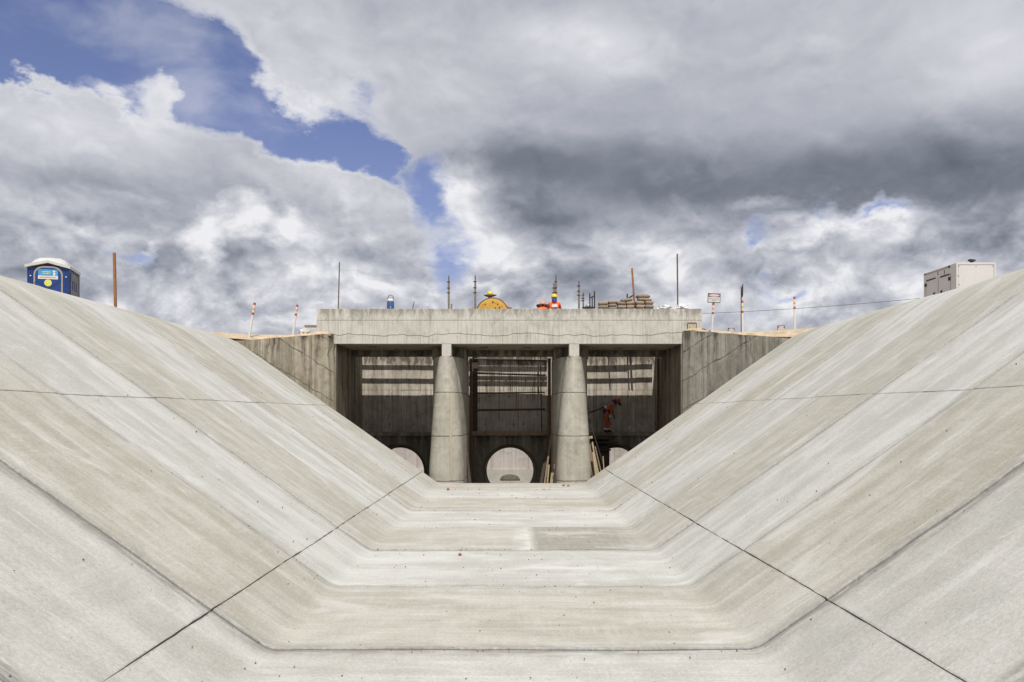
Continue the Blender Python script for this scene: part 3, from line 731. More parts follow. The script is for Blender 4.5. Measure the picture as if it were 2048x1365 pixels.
# peeling plate in a shallow recess at the right end
bm = B(); a = P(1375, 658, BY); c_ = P(1392.5, 647, BY)
box(bm, (a.x, -0.030, a.z - EZ - 2.59), (c_.x, -0.002, c_.z - EZ - 2.59)); child('anchor_plate', bm, M['peel'], br)
bm = B()
for q in ((a.x - 0.015, a.x + 0.01, a.z, c_.z), (c_.x - 0.01, c_.x + 0.015, a.z, c_.z), (a.x, c_.x, c_.z - 0.01, c_.z + 0.02)):
    box(bm, (q[0], -0.040, q[2] - EZ - 2.59), (q[1], -0.001, q[3] - EZ - 2.59))
child('plate_frame', bm, M['steel_rust'], br)
# little hooks and marks under the slab
for (px, py, w_) in ((735, 691, 0.35), (790, 692, 0.1), (1228, 692, 0.35), (960, 693, 0.3), (1045, 692, 0.35), (1300, 691, 0.3)):
    bm = B(); Yk = BY + 1.2 + (px % 7) * 0.2; x = X_(px, Yk); tube(bm, (x, Yk - BY, -0.02), (x + w_, Yk - BY + 0.02, -0.02), 0.015, n=6); child('rebar_end', bm, M['rebar'], br)

# ------------------------------------------------------------------ piers
def nose_w(z):
    t_ = max(0.0, min(1.0, (EZ + 2.13 - z) / 4.2)); return 0.27 + 0.395 * t_ ** 0.66
def pier(cx, lab):
    t = thing('bridge_pier', lab, 'pier', (cx, BY - 0.05, CH))
    hw, L, y0b, tot = 0.665, 2.3, 0.22, 3.75
    ztop = EZ + 2.13 - CH
    pts = []; n = 22
    for i in range(n + 1):
        a = math.pi * i / n; pts.append((hw * (-math.cos(a)), y0b + L * (1 - math.sin(a))))
    pts += [(hw, tot), (-hw, tot)]
    lifts = [0, EZ - 2.5 - CH, EZ - 0.83 - CH, EZ + 0.78 - CH, ztop]
    for k in range(4):
        bm = B(); prism(bm, pts, 'Z', lifts[k] + (0.002 if k else 0), lifts[k + 1])
        o = child('pier_lift', bm, M['pier'], t)
        for p in o.data.polygons:
            if abs(p.normal.z) < 0.5 and p.center.y < L: p.use_smooth = True
        o.data.set_sharp_from_angle(angle=R(40))
        # blunt tapering nose of the same lift
        bm = B(); rings = []; m = 9
        z0, z1 = lifts[k] + (0.002 if k else 0), lifts[k + 1]
        for q in range(m + 1):
            z = z0 + (z1 - z0) * q / m; w = nose_w(z + CH) * (1.0, 0.997, 1.003, 0.998)[k]; r = []
            for i in range(21):
                a = math.pi * i / 20; cx_ = -math.cos(a); sx_ = abs(cx_) ** 0.85 * (1 if cx_ > 0 else -1)
                e_ = 0.006 * mnoise.noise(Vector((cx_ * 2, z * 2.2, cx)))
                r.append(bm.verts.new((w * sx_, 0.62 * (1 - math.sin(a) ** 0.8) + e_, z)))
            r.append(bm.verts.new((w * 0.8, 1.0, z))); r.append(bm.verts.new((-w * 0.8, 1.0, z))); rings.append(r)
        for a_, b_ in zip(rings[:-1], rings[1:]):
            for i in range(len(a_)): bm.faces.new((a_[i], a_[(i + 1) % len(a_)], b_[(i + 1) % len(a_)], b_[i]))
        bm.faces.new(rings[0][::-1]); bm.faces.new(rings[-1])
        o = child('pier_nose', bm, M['pier'], t, True); o.data.set_sharp_from_angle(angle=R(40))
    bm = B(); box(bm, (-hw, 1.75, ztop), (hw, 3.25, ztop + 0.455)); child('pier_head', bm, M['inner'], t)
    return t
pier(-2.372, 'rounded concrete pier left of the middle bay, yellow drip stain down its nose')
pier(2.385, 'rounded concrete pier right of the middle bay, timber offcuts leaning on its sides')
# yellow stain of the left pier: rust runs down the nose (thin mineral crust)
m_, t_, b_ = newmat('yellow_mineral_crust'); pos = t_.node('ShaderNodeTexCoord').outputs['Object']
b_.inputs['Base Color'].default_value = (0.58, 0.47, 0.27, 1); b_.inputs['Roughness'].default_value = 0.9
M['crust'] = m_; b_.inputs['Base Color'].default_value = (0.44, 0.385, 0.27, 1)
bm = B(); rows = []
for i in range(60):
    a = i / 59; z = EZ + 0.75 - 3.2 * a - CH
    w_ = 0.035 + 0.03 * mnoise.noise(Vector((a * 12, 0, 3))); cx_ = 0.20 + 0.05 * mnoise.noise(Vector((a * 3, 2, 3)))
    def yn(x): return 0.62 * (1 - max(0, 1 - (abs(x) / nose_w(z + CH)) ** 2.35) ** 0.40) - 0.012
    rows.append([bm.verts.new((cx_ - w_, yn(cx_ - w_), z)), bm.verts.new((cx_ + w_, yn(cx_ + w_), z))])
for a_, c2 in zip(rows[:-1], rows[1:]): bm.faces.new((a_[0], a_[1], c2[1], c2[0]))
child('drip_stain', bm, M['crust'], bpy.data.objects['bridge_pier'])

# ------------------------------------------------------------------ back wall of the chamber
YBW = 35.9; YLW = 35.2
bw = thing('intake_back_wall', 'panelled concrete back wall with three round intake openings, under the bridge', 'wall', (0, YLW, CH))
zl = EZ - 0.80 - CH        # ledge height
zt_ = EZ + 3.2 - CH
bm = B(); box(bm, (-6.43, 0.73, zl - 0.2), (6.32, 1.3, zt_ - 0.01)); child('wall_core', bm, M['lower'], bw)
def pnl(x0, x1, z0, z1):
    bm = B(); yv = 0.70 + random.uniform(-0.008, 0.008)
    box(bm, (x0 + 0.006, yv, z0 + 0.005), (x1 - 0.006, 0.735, z1 - 0.005), 0.004)
    # tie holes
    o = child('wall_panel', bm, M['back'], bw); return o
ncol = 15; wcol = (6.43 + 6.32) / ncol
for i in range(ncol):
    x0 = -6.43 + i * wcol
    pnl(x0, x0 + wcol, zl + 0.002, zl + 1.83)
    pnl(x0, x0 + wcol, zl + 1.83, zt_)
bm = B()
for i in range(ncol):
    for zz in (0.35, 1.55, 2.25, 3.3):
        x0 = -6.43 + (i + 0.5 + random.uniform(-.25, .25)) * wcol
        tube(bm, (x0, 0.68, zl + zz), (x0, 0.72, zl + zz), 0.028, n=8)
o = child('tie_hole', bm, M['black'], bw); o['kind'] = 'stuff'
# lower thick wall with three bell-mouthed openings
holes = [-4.76, 0.0, 4.62]; rad = 1.03; zc = EZ - 2.50 - CH
edges_x = [-6.43, -2.31, 2.31, 6.32]
def hole_piece(k):
    bm = B(); xc = holes[k]; x0, x1 = edges_x[k], edges_x[k + 1]; z0, z1 = 0.0, zl - 0.14
    n = 64; ro, ri = 1.62, rad
    rings = {}
    def ring(r, y): return [bm.verts.new((xc + r * math.cos(2 * math.pi * i / n), y, zc + r * math.sin(2 * math.pi * i / n))) for i in range(n)]
    def rect(y):
        out = []
        for i in range(n):
            c_, s_ = math.cos(2 * math.pi * i / n), math.sin(2 * math.pi * i / n)
            tx = ((x1 - xc) if c_ > 0 else (xc - x0)) / max(abs(c_), 1e-6); tz = ((z1 - zc) if s_ > 0 else (zc - z0)) / max(abs(s_), 1e-6)
            tt = min(tx, tz); out.append(bm.verts.new((xc + c_ * tt, y, zc + s_ * tt)))
        return out
    ro = min(ro, zc - z0 - 0.02, z1 - zc - 0.02)
    seq = [rect(0.0), ring(ro, 0.0), ring(ro - 0.03, 0.02), ring((ro * 0.6 + ri * 0.4), 0.18), ring(ri + 0.08, 0.36), ring(ri, 0.55), ring(ri, 1.3), rect(1.3)]
    for a_, c2 in zip(seq[:-1], seq[1:]):
        for i in range(n): bm.faces.new((a_[i], a_[(i + 1) % n], c2[(i + 1) % n], c2[i]))
    # corners of the rectangle left open by the ray fan
    for y, rr in ((0.0, seq[0]), (1.3, seq[-1])):
        for (X, Z) in ((x0, z0), (x0, z1), (x1, z0), (x1, z1)):
            v = bm.verts.new((X, y, Z))
            onx = [p for p in rr if abs(p.co.x - X) < 1e-4]; onz = [p for p in rr if abs(p.co.z - Z) < 1e-4]
            if onx and onz:
                p1 = min(onx, key=lambda p: abs(p.co.z - Z)); p2 = min(onz, key=lambda p: abs(p.co.x - X))
                if p1 is not p2: bm.faces.new((v, p1, p2))
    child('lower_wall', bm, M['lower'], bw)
for k in range(3): hole_piece(k)
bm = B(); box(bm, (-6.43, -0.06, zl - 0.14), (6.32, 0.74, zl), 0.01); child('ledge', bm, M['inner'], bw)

# wall beyond the openings, open to the sky
fw = thing('far_chamber_wall', 'sunlit pale wall seen through the round openings', 'wall', (0, 41.4, CH))
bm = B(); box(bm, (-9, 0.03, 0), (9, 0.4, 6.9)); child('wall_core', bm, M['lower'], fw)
xs_ = [-9 + i * 0.62 for i in range(30)]
for i in range(29):
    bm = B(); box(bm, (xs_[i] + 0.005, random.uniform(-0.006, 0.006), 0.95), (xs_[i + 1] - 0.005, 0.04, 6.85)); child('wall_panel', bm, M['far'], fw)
bm = B(); box(bm, (-9, -0.10, 0), (9, 0.03, 0.94)); child('plinth', bm, M['bridge'], fw)
bm = B(); prism(bm, [(0.50 * math.cos(a), 0.45 + 0.28 * math.sin(a)) for a in [math.pi * i / 14 for i in range(15)]], 'Y', -0.13, -0.105)
child('dark_half_oval', bm, M['lower'], fw)  # flat dark half oval on the plinth

# ------------------------------------------------------------------ steel and timber in the bays
bays = [(-6.40, -3.06), (-1.70, 1.715), (3.06, 6.29)]
def guide(x, y, mat, lab, w_=0.09, ztop=EZ + 2.3):
    bm = B(); box(bm, (x - w_ / 2, y, CH), (x + w_ / 2, y + 0.02, ztop)); box(bm, (x - w_ / 2, y + 0.02, CH), (x - w_ / 2 + 0.02, y + 0.12, ztop)); box(bm, (x + w_ / 2 - 0.02, y + 0.02, CH), (x + w_ / 2, y + 0.12, ztop))
    return tag(solo('steel_guide', bm, mat), lab, 'steel channel', 'steel guides at the bay sides')
guide(-1.63, 34.28, M['steel_rust'], 'brown steel channel at the left side of the middle bay')
guide(1.64, 34.28, M['steel_rust'], 'brown steel channel at the right side of the middle bay', 0.12)
guide(6.20, 34.45, M['steel_rust'], 'brown steel channel at the right side of the right bay')
# rods across the middle bay
def rod(a, b, r, mat, lab, name='steel_rod', cat='rod', group=None):
    bm = B(); tube(bm, a, b, r, n=8); return tag(solo(name, bm, mat), lab, cat, group)
rod(P(948, 718, 35.0), P(1092, 722, 35.0), 0.035, M['steel_dark'], 'upper dark tube across the middle bay under the bridge', 'steel_tube', 'tube', 'tubes across the middle bay')
rod(P(948, 747, 35.0), P(1092, 751, 35.0), 0.035, M['steel_dark'], 'lower dark tube across the middle bay under the bridge', 'steel_tube', 'tube', 'tubes across the middle bay')
rod(P(952, 745, 35.1), P(1085, 743, 35.1), 0.012, M['wood_pale'], 'thin pale batten just above lower tube in the middle bay', 'batten', 'batten')
rod(P(946, 821, 34.9), P(1090, 819, 34.9), 0.045, M['wood_dark'], 'dark timber rail across the middle bay at mid height', 'timber_rail', 'rail')
rod(P(946, 787, 34.9), P(1090, 785, 34.9), 0.03, M['wood_dark'], 'thin dark rail across the middle bay above the mid rail', 'timber_rail', 'rail')
def bigrail(px0, px1, py0, py1, Y, mat, lab):
    a = P(px0, py1, Y); b = P(px1, py0, Y); bm = B(); box(bm, a, (b.x, Y + 0.12, b.z), 0.008)
    return tag(solo('timber_beam', bm, mat), lab, 'timber')
bigrail(944, 1096, 863, 871, 34.9, M['wood'], 'grey brown timber sill across the middle bay above the round opening')
# upright rods hanging in front of the back wall, middle bay
random.seed(11)
for i in range(13):
    px = 975 + i * 7.5 + random.uniform(-2.5, 2.5)
    if i > 10: px = 1062 + (i - 10) * 8
    a = P(px, 800 - random.uniform(-50, 60), 35.35); b = Vector((a.x + random.uniform(-.02, .02), 35.3, EZ + 3.1))
    rod(a, b, 0.006 + 0.003 * (i % 3), M['rebar'], 'thin upright reinforcing rod in the middle bay before the back wall', 'reinforcing_rod', 'rod', 'upright rods in the middle bay')
# formwork walers over the open slot behind the bridge: they throw the bars of shade on the back wall
def plank(a, b, w_, h_, mat, lab, cat='plank', group=None, name='plank'):
    a = Vector(a); b = Vector(b); d = b - a; L = d.length
    bm = B(); box(bm, (-w_ / 2, -h_ / 2, 0), (w_ / 2, h_ / 2, L), 0.004)
    o = solo(name, bm, mat); o.matrix_world = Matrix.Translation(a) @ d.to_track_quat('Z', 'Y').to_matrix().to_4x4()
    tag(o, lab, cat, group); return o
def waler(bay, py, th, lab, dz=0.0, x0=None, x1=None):
    """timber waler whose shade falls at picture height py on the back wall"""
    z = Z_(py, YBW); yb = 35.05; tn = math.tan(R(SUN_EL)) / math.cos(R(SUN_AZ))
    zb = z + (YBW - yb) * tn
    xa, xb = bays[bay] if x0 is None else (x0, x1)
    return plank((xa, yb, zb), (xb, yb, zb + dz), th, 0.05, M['wood'], lab, 'timber', 'walers over the slot behind the bridge', 'waler')
waler(0, 735, 0.11, 'upper timber waler over slot of the left bay', -0.04)
waler(0, 762, 0.12, 'lower timber waler over slot of the left bay', -0.04)
for py, th, wd in ((726, .13, 'topmost'), (738, .12, 'second'), (757, .10, 'third'), (768, .12, 'lowest')):
    waler(1, py, th, wd + ' of the four walers over slot of the middle bay')
waler(2, 737, 0.12, 'upper timber waler over slot of the right bay', 0.06)
waler(2, 742, 0.06, 'short thin waler over slot of the right bay', 0.03, 3.1, 5.2)
waler(2, 763, 0.12, 'lower timber waler over slot of the right bay', 0.05)
for px, w_ in ((1223, 0.05), (1261, 0.05), (1267, 0.09)):  # hidden studs, placed to throw upright shade on the back wall
    x = X_(px, YBW); yb = 35.6
    plank((x + 0.05, 35.0, EZ + 2.5), (x - 0.02, 34.9, EZ + 4.3), w_, 0.04, M['wood'], {1223: 'left', 1261: 'thin middle', 1267: 'broad right'}[px] + ' unseen stud over the slot of the right bay', 'timber', 'studs in the right bay', 'stud')
plank((1.35, 35.3, EZ - 0.75), (1.30, 35.3, EZ + 2.9), 0.30, 0.04, M['wood_dark'], 'dark upright strip standing in for shade, right edge of middle bay', 'board')  # dark strip added for the column of shade at this edge
plank((-1.50, 35.3, EZ - 0.75), (-1.50, 35.3, EZ + 2.9), 0.22, 0.04, M['wood_dark'], 'dark upright strip before the back wall, left edge of middle bay', 'board')  # dark strip along the left edge of the bay
# leaning timber
def lean(pxb, pyb, pxt, pyt, Yb, Yt, w_, mat, lab, h_=0.03, name='plank'):
    return plank(P(pxb, pyb, Yb), P(pxt, pyt, Yt), w_, h_, mat, lab, 'plank', None, name)
lean(944, 1000, 933, 905, 32.6, 33.0, 0.12, M['wood_dark'], 'dark plank leaning on right side of the left pier')
lean(938, 990, 935, 912, 32.2, 32.6, 0.05, M['steel_dark'], 'thin dark bar beside the plank on the left pier')
lean(1076, 1000, 1098, 882, 32.9, 33.6, 0.14, M['wood_dark'], 'widest dark plank leaning on left side of the right pier')
lean(1085, 1000, 1103, 868, 32.6, 33.5, 0.07, M['wood'], 'brown plank leaning on left side of the right pier, in front of the dark one')
lean(1092, 1000, 1098, 930, 32.3, 32.5, 0.06, M['wood_pale'], 'short pale plank leaning on left side of the right pier')
lean(1099, 1000, 1105, 946, 31.8, 31.95, 0.12, M['wood_pale'], 'stub of pale board at left foot of the right pier')
lean(1172, 1000, 1174, 880, 31.3, 31.6, 0.08, M['wood_dark'], 'dark board standing against right side of the right pier')
lean(1192, 990, 1176, 878, 31.2, 31.6, 0.15, M['wood'], 'wide brown board leaning on right side of the right pier')
lean(1203, 980, 1184, 884, 31.2, 31.6, 0.08, M['wood_pale'], 'pale plank leaning on right side of the right pier')
lean(1208, 970, 1190, 893, 31.1, 31.5, 0.05, M['wood'], 'narrow brown plank outermost on right side of the right pier')
lean(1194, 960, 1186, 905, 31.0, 31.2, 0.10, M['wood_pale'], 'short splintered pale board in the pile by the right pier')
rod(P(1216, 960, 31.9), P(1178, 838, 32.4), 0.022, M['steel_dark'], 'long thin dark pole leaning on right side of the right pier', 'pole', 'pole')
rod(P(1209, 960, 31.3), P(1206, 913, 31.5), 0.02, M['wood_pale'], 'short pale stick sticking up from the timber by the right pier', 'stick', 'stick')
bm = B(); box(bm, (-0.10, -0.05, -0.05), (0.12, 0.05, 0.05), 0.01, Matrix.Rotation(R(-12), 3, 'Y'))
o = solo('wood_block', bm, M['wood_pale']); o.location = P(1179, 876, 31.5); tag(o, 'pale wood block on top of the boards by the right pier', 'wood block')
bm = B(); 
for q in range(6): tube(bm, (0.03 * math.sin(q * 2.1), 0, 0.03 * q), (0.05 * math.cos(q * 1.7), 0.02, 0.03 * q + 0.05), 0.012, n=6)
o = solo('tied_wire', bm, M['cloth_pink']); o.location = P(1110, 940, 31.6); tag(o, 'pinkish knotted wire on left side of right pier near the floor', 'wire')
# dark sheet added in front of the right opening, covers its left side
a = P(1175, 985, 34.9); b = P(1219, 893, 34.9)
bm = B(); box(bm, (a.x, 34.9, CH), (b.x, 34.93, EZ - 1.35)); tag(solo('dark_sheet', bm, M['wood_dark']), 'dark sheet covering left side of the right round opening', 'board')
for k, (px0, px1, py0, py1) in enumerate(((1190, 1222, 874, 879), (1186, 1236, 884, 887), (1186, 1222, 899, 902))):
    a = P(px0, py1, 34.7); b = P(px1, py0, 34.7); bm = B(); box(bm, a, (b.x, 35.05, b.z), 0.005)
    tag(solo('scaffold_board', bm, M['wood_dark']), ('topmost', 'middle', 'lowest')[k] + ' dark board of the staging below the bending worker', 'board', 'boards below the bending worker')

# ------------------------------------------------------------------ rods, poles and posts on the skyline
rod(P(676.5, 622, 30.8), P(679, 525, 30.8), 0.022, M['rebar'], 'tall thin rusty rod standing on left part of the bridge')
rod(P(824.5, 621, 30.9), P(828.5, 603, 30.9), 0.016, M['rebar'], 'short bent rod stub on the bridge right of the water cooler')
rod(P(1355.5, 618, 30.9), P(1354.5, 508, 30.9), 0.028, M['rebar'], 'tallest rusty rod, standing between the white plastic bags on the bridge')
plank(P(1269.5, 617, 30.95), P(1264, 537, 30.95), 0.075, 0.06, M['wood_orange'], 'tall orange-brown timber post leaning beside the bag stack', 'post', None, 'timber_post')
plank(P(231.5, 640, 25.0), P(228.5, 506, 25.0), 0.07, 0.07, M['wood_orange'], 'tall orange-brown timber post on the left bank crest', 'post', None, 'timber_post')
def scaffold(px, py, pyb, lab, Y=33.0, r=0.038):
    t = thing('scaffold_tube', lab, 'scaffold tube', P(px, pyb, Y), 0, 'scaffold tubes standing on the bridge')
    H = (pyb - py) / F * Y
    bm = B(); tube(bm, (0, 0, -0.4), (0, 0, H * 0.82), r); child('tube', bm, M['scaff'], t)
    bm = B(); tube(bm, (0, 0, H * 0.82), (0, 0, H), r * 0.6); child('pin', bm, M['rebar'], t)
    for f in (0.80, 0.48, 0.62):
        bm = B(); lathe(bm, [(r * 1.05, 0), (r * 1.35, 0.01), (r * 1.35, 0.04), (r * 1.05, 0.05)], (0, 0, H * f), 10); box(bm, (-r * 2.3, -0.02, H * f + .01), (-r, 0.02, H * f + .04))
        child('coupler', bm, M['steel_rust'], t)
scaffold(897.5, 552, 620, 'scaffold tube left of the yellow drum, farther from it')
scaffold(950.5, 551, 620, 'scaffold tube close by left edge of the yellow drum')
scaffold(1112, 551, 620, 'tallest scaffold tube behind the standing worker in orange')
scaffold(1108, 567, 620, 'shorter scaffold tube right behind the standing worker, left of the tall one')
scaffold(1158, 562, 620, 'scaffold tube between the standing worker and the grey helmet')
scaffold(1166.5, 585, 620, 'short scaffold tube just left of the grey helmet', 33.0, 0.032)
bm = B(); a = P(901, 621, 31.4); b = P(904.5, 608, 31.4); box(bm, a, (b.x, 31.46, b.z), 0.004); tag(solo('wood_block', bm, M['wood']), 'small upright wood offcut right of the left scaffold tube', 'wood block')
bm = B(); a = P(938, 621, 31.2); b = P(946, 614.5, 31.2); box(bm, a, (b.x, 31.3, b.z), 0.01); tag(solo('wood_block', bm, M['wood_pale']), 'low pale block on the bridge left of the yellow drum', 'wood block')
def frame(pts, segs, lab, Y=32.3):
    t = thing('rebar_frame', lab, 'steel frame', P(*pts[0], Y))
    o0 = P(*pts[0], Y)
    for (i, j) in segs:
        bm = B(); tube(bm, P(*pts[i], Y) - o0, P(*pts[j], Y) - o0, 0.027, n=6); child('bar', bm, M['steel_dark'], t)
frame([(1180, 622), (1179.5, 587), (1189, 622), (1189, 582.5), (1179.5, 596), (1189, 592), (1184.3, 594), (1184.5, 622)], [(0, 1), (2, 3), (4, 5), (6, 7)], 'dark welded bar frame beside the grey helmet')
frame([(1254.5, 588), (1254.5, 598), (1267.5, 590.5), (1260.5, 594.5), (1260.5, 600)], [(0, 1), (1, 2), (3, 4)], 'small dark bar frame left of the orange-brown post at the bags', 31.2)

def marker(px_b, py_b, px_t, py_t, Y, lab, bands, r=0.042, cat='marker post', grp='red, yellow and white marker posts'):
    a = P(px_b, py_b, Y); b = P(px_t, py_t, Y); d = b - a; L = d.length
    t = thing('marker_post', lab, cat, a, 0, grp)
    u = d.normalized()
    bm = B(); tube(bm, -u * 0.3, d, r, n=12); child('post', bm, M['white_paint'], t)
    for (f0, f1, c_) in bands:
        bm = B(); tube(bm, d * f0, d * f1, r + 0.004, n=12); child({'red_paint': 'red_band', 'yellow_paint': 'yellow_band'}[c_], bm, M[c_], t)
    return t, a, d
def bnd(L, tops):  # tops: list of (px from top start, end, colour), L px length
    return [(1 - e / L, 1 - s / L, c_) for s, e, c_ in tops]
BN = [(0, 4.5, 'red_paint'), (10.5, 14.5, 'yellow_paint'), (20, 24.5, 'red_paint')]
marker(498, 676, 509.5, 606, 28.6, 'leaning marker post farther left on the left wing wall', bnd(71, BN))
marker(585.5, 672, 594.5, 610, 29.6, 'leaning marker post on left wing wall, nearer the bridge', bnd(62.6, [(0, 4, 'red_paint'), (9, 12.5, 'yellow_paint'), (18, 22, 'red_paint')]))
marker(1589.5, 668, 1589, 594, 29.2, 'upright marker post at the right end of right wing wall', bnd(74, BN), 0.036)
marker(1485.3, 668, 1484.6, 602, 29.3, 'marker post with a dark edge-on sign behind it', bnd(66, BN), 0.036)
t1, a1, d1 = marker(1423.5, 664, 1427, 606, 29.6, 'marker post carrying the warning sign beside the bridge', bnd(58, [(0, 5, 'red_paint'), (10, 14, 'yellow_paint'), (18.5, 23, 'red_paint')]), 0.038, 'marker post')
def signboard(px0, px1, py0, py1, Y, lab, rot=0.0, slant=0.0, name='warning_sign', dashes=True, postlen=0.0):
    cx, cy = (px0 + px1) / 2, (py0 + py1) / 2; c_ = P(cx, cy, Y)
    w_ = (px1 - px0) / F * Y; h_ = (py1 - py0) / F * Y
    t = thing(name, lab, 'sign', c_, 0)
    t.rotation_euler = (0, slant, rot)
    bm = B(); box(bm, (-w_ / 2, 0, -h_ / 2), (w_ / 2, 0.02, h_ / 2), 0.003); child('frame', bm, M['steel_dark'], t)
    bm = B(); box(bm, (-w_ / 2 + 0.02, -0.006, -h_ / 2 + 0.02), (w_ / 2 - 0.02, -0.001, h_ / 2 - 0.02)); child('board', bm, M['sign_white'], t)
    bm = B(); box(bm, (-w_ * 0.44, -0.010, h_ * 0.12), (w_ * 0.44, -0.0065, h_ * 0.42)); child('black_header', bm, M['black'], t)
    bm = B(); prism(bm, [(w_ * 0.42 * math.cos(a), h_ * 0.27 + h_ * 0.135 * math.sin(a)) for a in [2 * math.pi * i / 24 for i in range(24)]], 'Y', -0.014, -0.0105)
    child('oval', bm, M['sign_pink'], t)
    if dashes:
        bm = B(); random.seed(3)
        for row, z in enumerate((-0.10, -0.26)):
            x = -w_ * (0.38 if row == 0 else 0.18)
            while x < w_ * (0.38 if row == 0 else 0.18):
                ww = random.uniform(0.012, 0.03); box(bm, (x, -0.009, h_ * z - 0.012), (x + ww, -0.0065, h_ * z + 0.012)); x += ww + 0.012
        child('lettering', bm, M['gen_seam'], t)['kind'] = 'stuff'
    if postlen:
        bm = B(); tube(bm, (0, 0.03, -postlen), (0, 0.03, 0), 0.02); child('post', bm, M['steel_dark'], t)
    return t
signboard(1415.5, 1441, 587, 606, 29.55, 'white warning sign with faded red oval on a banded post by the bridge', 0.0, R(2.5))
t = signboard(1456, 1469.5, 656.5, 668, 40.0, 'tiny white sign peeking over the sand, left of the edge-on sign', name='warning_sign', postlen=0.7)
t = signboard(1555, 1570, 651.5, 665, 40.0, 'tiny white sign peeking over the sand, left of last marker post', name='warning_sign', postlen=0.7)
# sign seen from its edge
c_ = P(1485, 582, 29.45); t = thing('edge_on_sign', 'dark sign board seen edge-on on a thin grey pole', 'sign', (c_.x, c_.y, EZ + 2.9))
zz = c_.z - EZ - 2.9
bm = B(); box(bm, (-0.015, -0.3, zz - 0.19), (0.015, 0.3, zz + 0.19), 0, Matrix.Rotation(R(-14), 3, 'Z')); child('board', bm, M['steel_dark'], t)
bm = B(); tube(bm, (-0.035, 0.03, -0.2), (-0.035, 0.03, zz + 0.15), 0.022); child('post', bm, M['scaff'], t)
# cable to the generator
bm = B(); pts = []
a = P(1405, 627.5, 31.5); b = P(1852, 596, 28.8)
for i in range(25):
    f = i / 24; p = a.lerp(b, f); p.z -= 0.12 * 4 * f * (1 - f) * 0.5; pts.append(p)
polytube(bm, pts, 0.007, 5); tag(solo('cable', bm, M['black']), 'thin dark cable strung from bridge end to the generator', 'cable')

# ------------------------------------------------------------------ cement bags, plastic, cooler, drum on the bridge
def bag_mesh(w_, h_, d_, seed, mat):
    bm = B(); nx, ny = 10, 8; rnd = random.Random(seed)
    top = []; bot = []
    def shape(u, v):
        ex = (1 - abs(u) ** 4.5); ey = (1 - abs(v) ** 4.5)
        return max(0, ex) ** 0.55 * max(0, ey) ** 0.55
    for j in range(ny + 1):
        rt = []; rb = []
        for i in range(nx + 1):
            u = -1 + 2 * i / nx; v = -1 + 2 * j / ny
            s = shape(u, v); k = 1 - 0.06 * (u * u * v * v)
            nz_ = 0.012 * mnoise.noise(Vector((u * 2 + seed, v * 2, 0)))
            x = u * w_ / 2 * k; y = v * d_ / 2 * k
            rt.append(bm.verts.new((x, y, h_ / 2 * s + nz_ * s))); rb.append(bm.verts.new((x, y, -h_ / 2 * s * 0.92 + nz_ * s)))
        top.append(rt); bot.append(rb)
    for j in range(ny):
        for i in range(nx):
            bm.faces.new((top[j][i], top[j][i + 1], top[j + 1][i + 1], top[j + 1][i])); bm.faces.new((bot[j][i], bot[j + 1][i], bot[j + 1][i + 1], bot[j][i + 1]))
    bmesh.ops.remove_doubles(bm, verts=bm.verts, dist=0.0006)
    return finish('cement_bag', bm, True)
BAGS = [  # px0, px1, py0, py1, tilt, place
    (1196.5, 1216.5, 612, 619, 0, 'bottom bag of the leftmost pile'), (1196, 1216, 604, 612, 1, 'top bag of the leftmost pile'),
    (1216.5, 1233.5, 615, 620, 0, 'bottom bag of the second pile from left'), (1216, 1233, 608.5, 615.5, 1, 'middle bag of the second pile from left'), (1215, 1232.5, 602, 609, 1, 'top bag of the second pile from left'),
    (1233.5, 1251.5, 612, 619, -3, 'bottom bag of the third pile from left'), (1232.5, 1251, 603.5, 612, -3, 'upper bag of the third pile, under the slanting one'),
    (1251.5, 1268, 611, 619.5, 3, 'bottom bag of the fourth pile, left of the post'), (1251, 1268.5, 603.5, 611.5, 3, 'second bag of the fourth pile, left of the post'), (1239.5, 1264.5, 598, 605, 5, 'slanting bag across the third and fourth piles'),
    (1271, 1288, 610.5, 619, -4, 'bottom bag right of the post'), (1270.5, 1288.5, 603, 611, -4, 'second bag right of the post'),
    (1288.5, 1307, 610.5, 619, -4, 'bottom bag at the right end of the row'), (1288.5, 1306, 602, 611, -5, 'second bag at the right end of the row'),
    (1274, 1302, 597, 603.5, -3, 'second bag from top of the highest pile'), (1272, 1299.5, 590, 598, -1, 'topmost bag of the highest pile')]
for k, (a, b, c_, d_, tl, lab) in enumerate(BAGS):
    Y = 30.82; w_ = (b - a) / F * Y * 1.03; h_ = (d_ - c_) / F * Y * 1.12
    me = bag_mesh(w_, h_, 0.42, k * 7 + 1, None)
    o = link('cement_bag', me, M['bag'] if k % 3 else M['bag_dark']); o.location = P((a + b) / 2, (c_ + d_) / 2, Y); o.rotation_euler = (0, R(-tl), R(random.uniform(-3, 3)))
    tag(o, 'brown cement bag, ' + lab, 'cement bag', 'stacked cement bags on the bridge')
def crumple(name, px, py, Y, w_, h_, d_, seed, mat, lab, cat):
    bm = B(); bmesh.ops.create_icosphere(bm, subdivisions=4, radius=1.0)
    for v in bm.verts:
        n_ = mnoise.noise(v.co * 2.2 + Vector((seed, 0, 0))) * 0.55 + abs(mnoise.noise(v.co * 4 + Vector((0, seed, 0)))) * 0.28
        v.co *= (0.75 + n_ * 0.8)
        v.co.x *= w_ / 2; v.co.y *= d_ / 2; v.co.z = max(v.co.z, -0.25) * h_
    o = solo(name, bm, mat); o.location = P(px, py, Y); tag(o, lab, cat); return o
o = crumple('plastic_bag', 1329, 617, 30.85, 0.62, 0.14, 0.5, 3, M['plastic_white'], 'crumpled white plastic bag left of the tallest rod on the bridge', 'plastic bag')
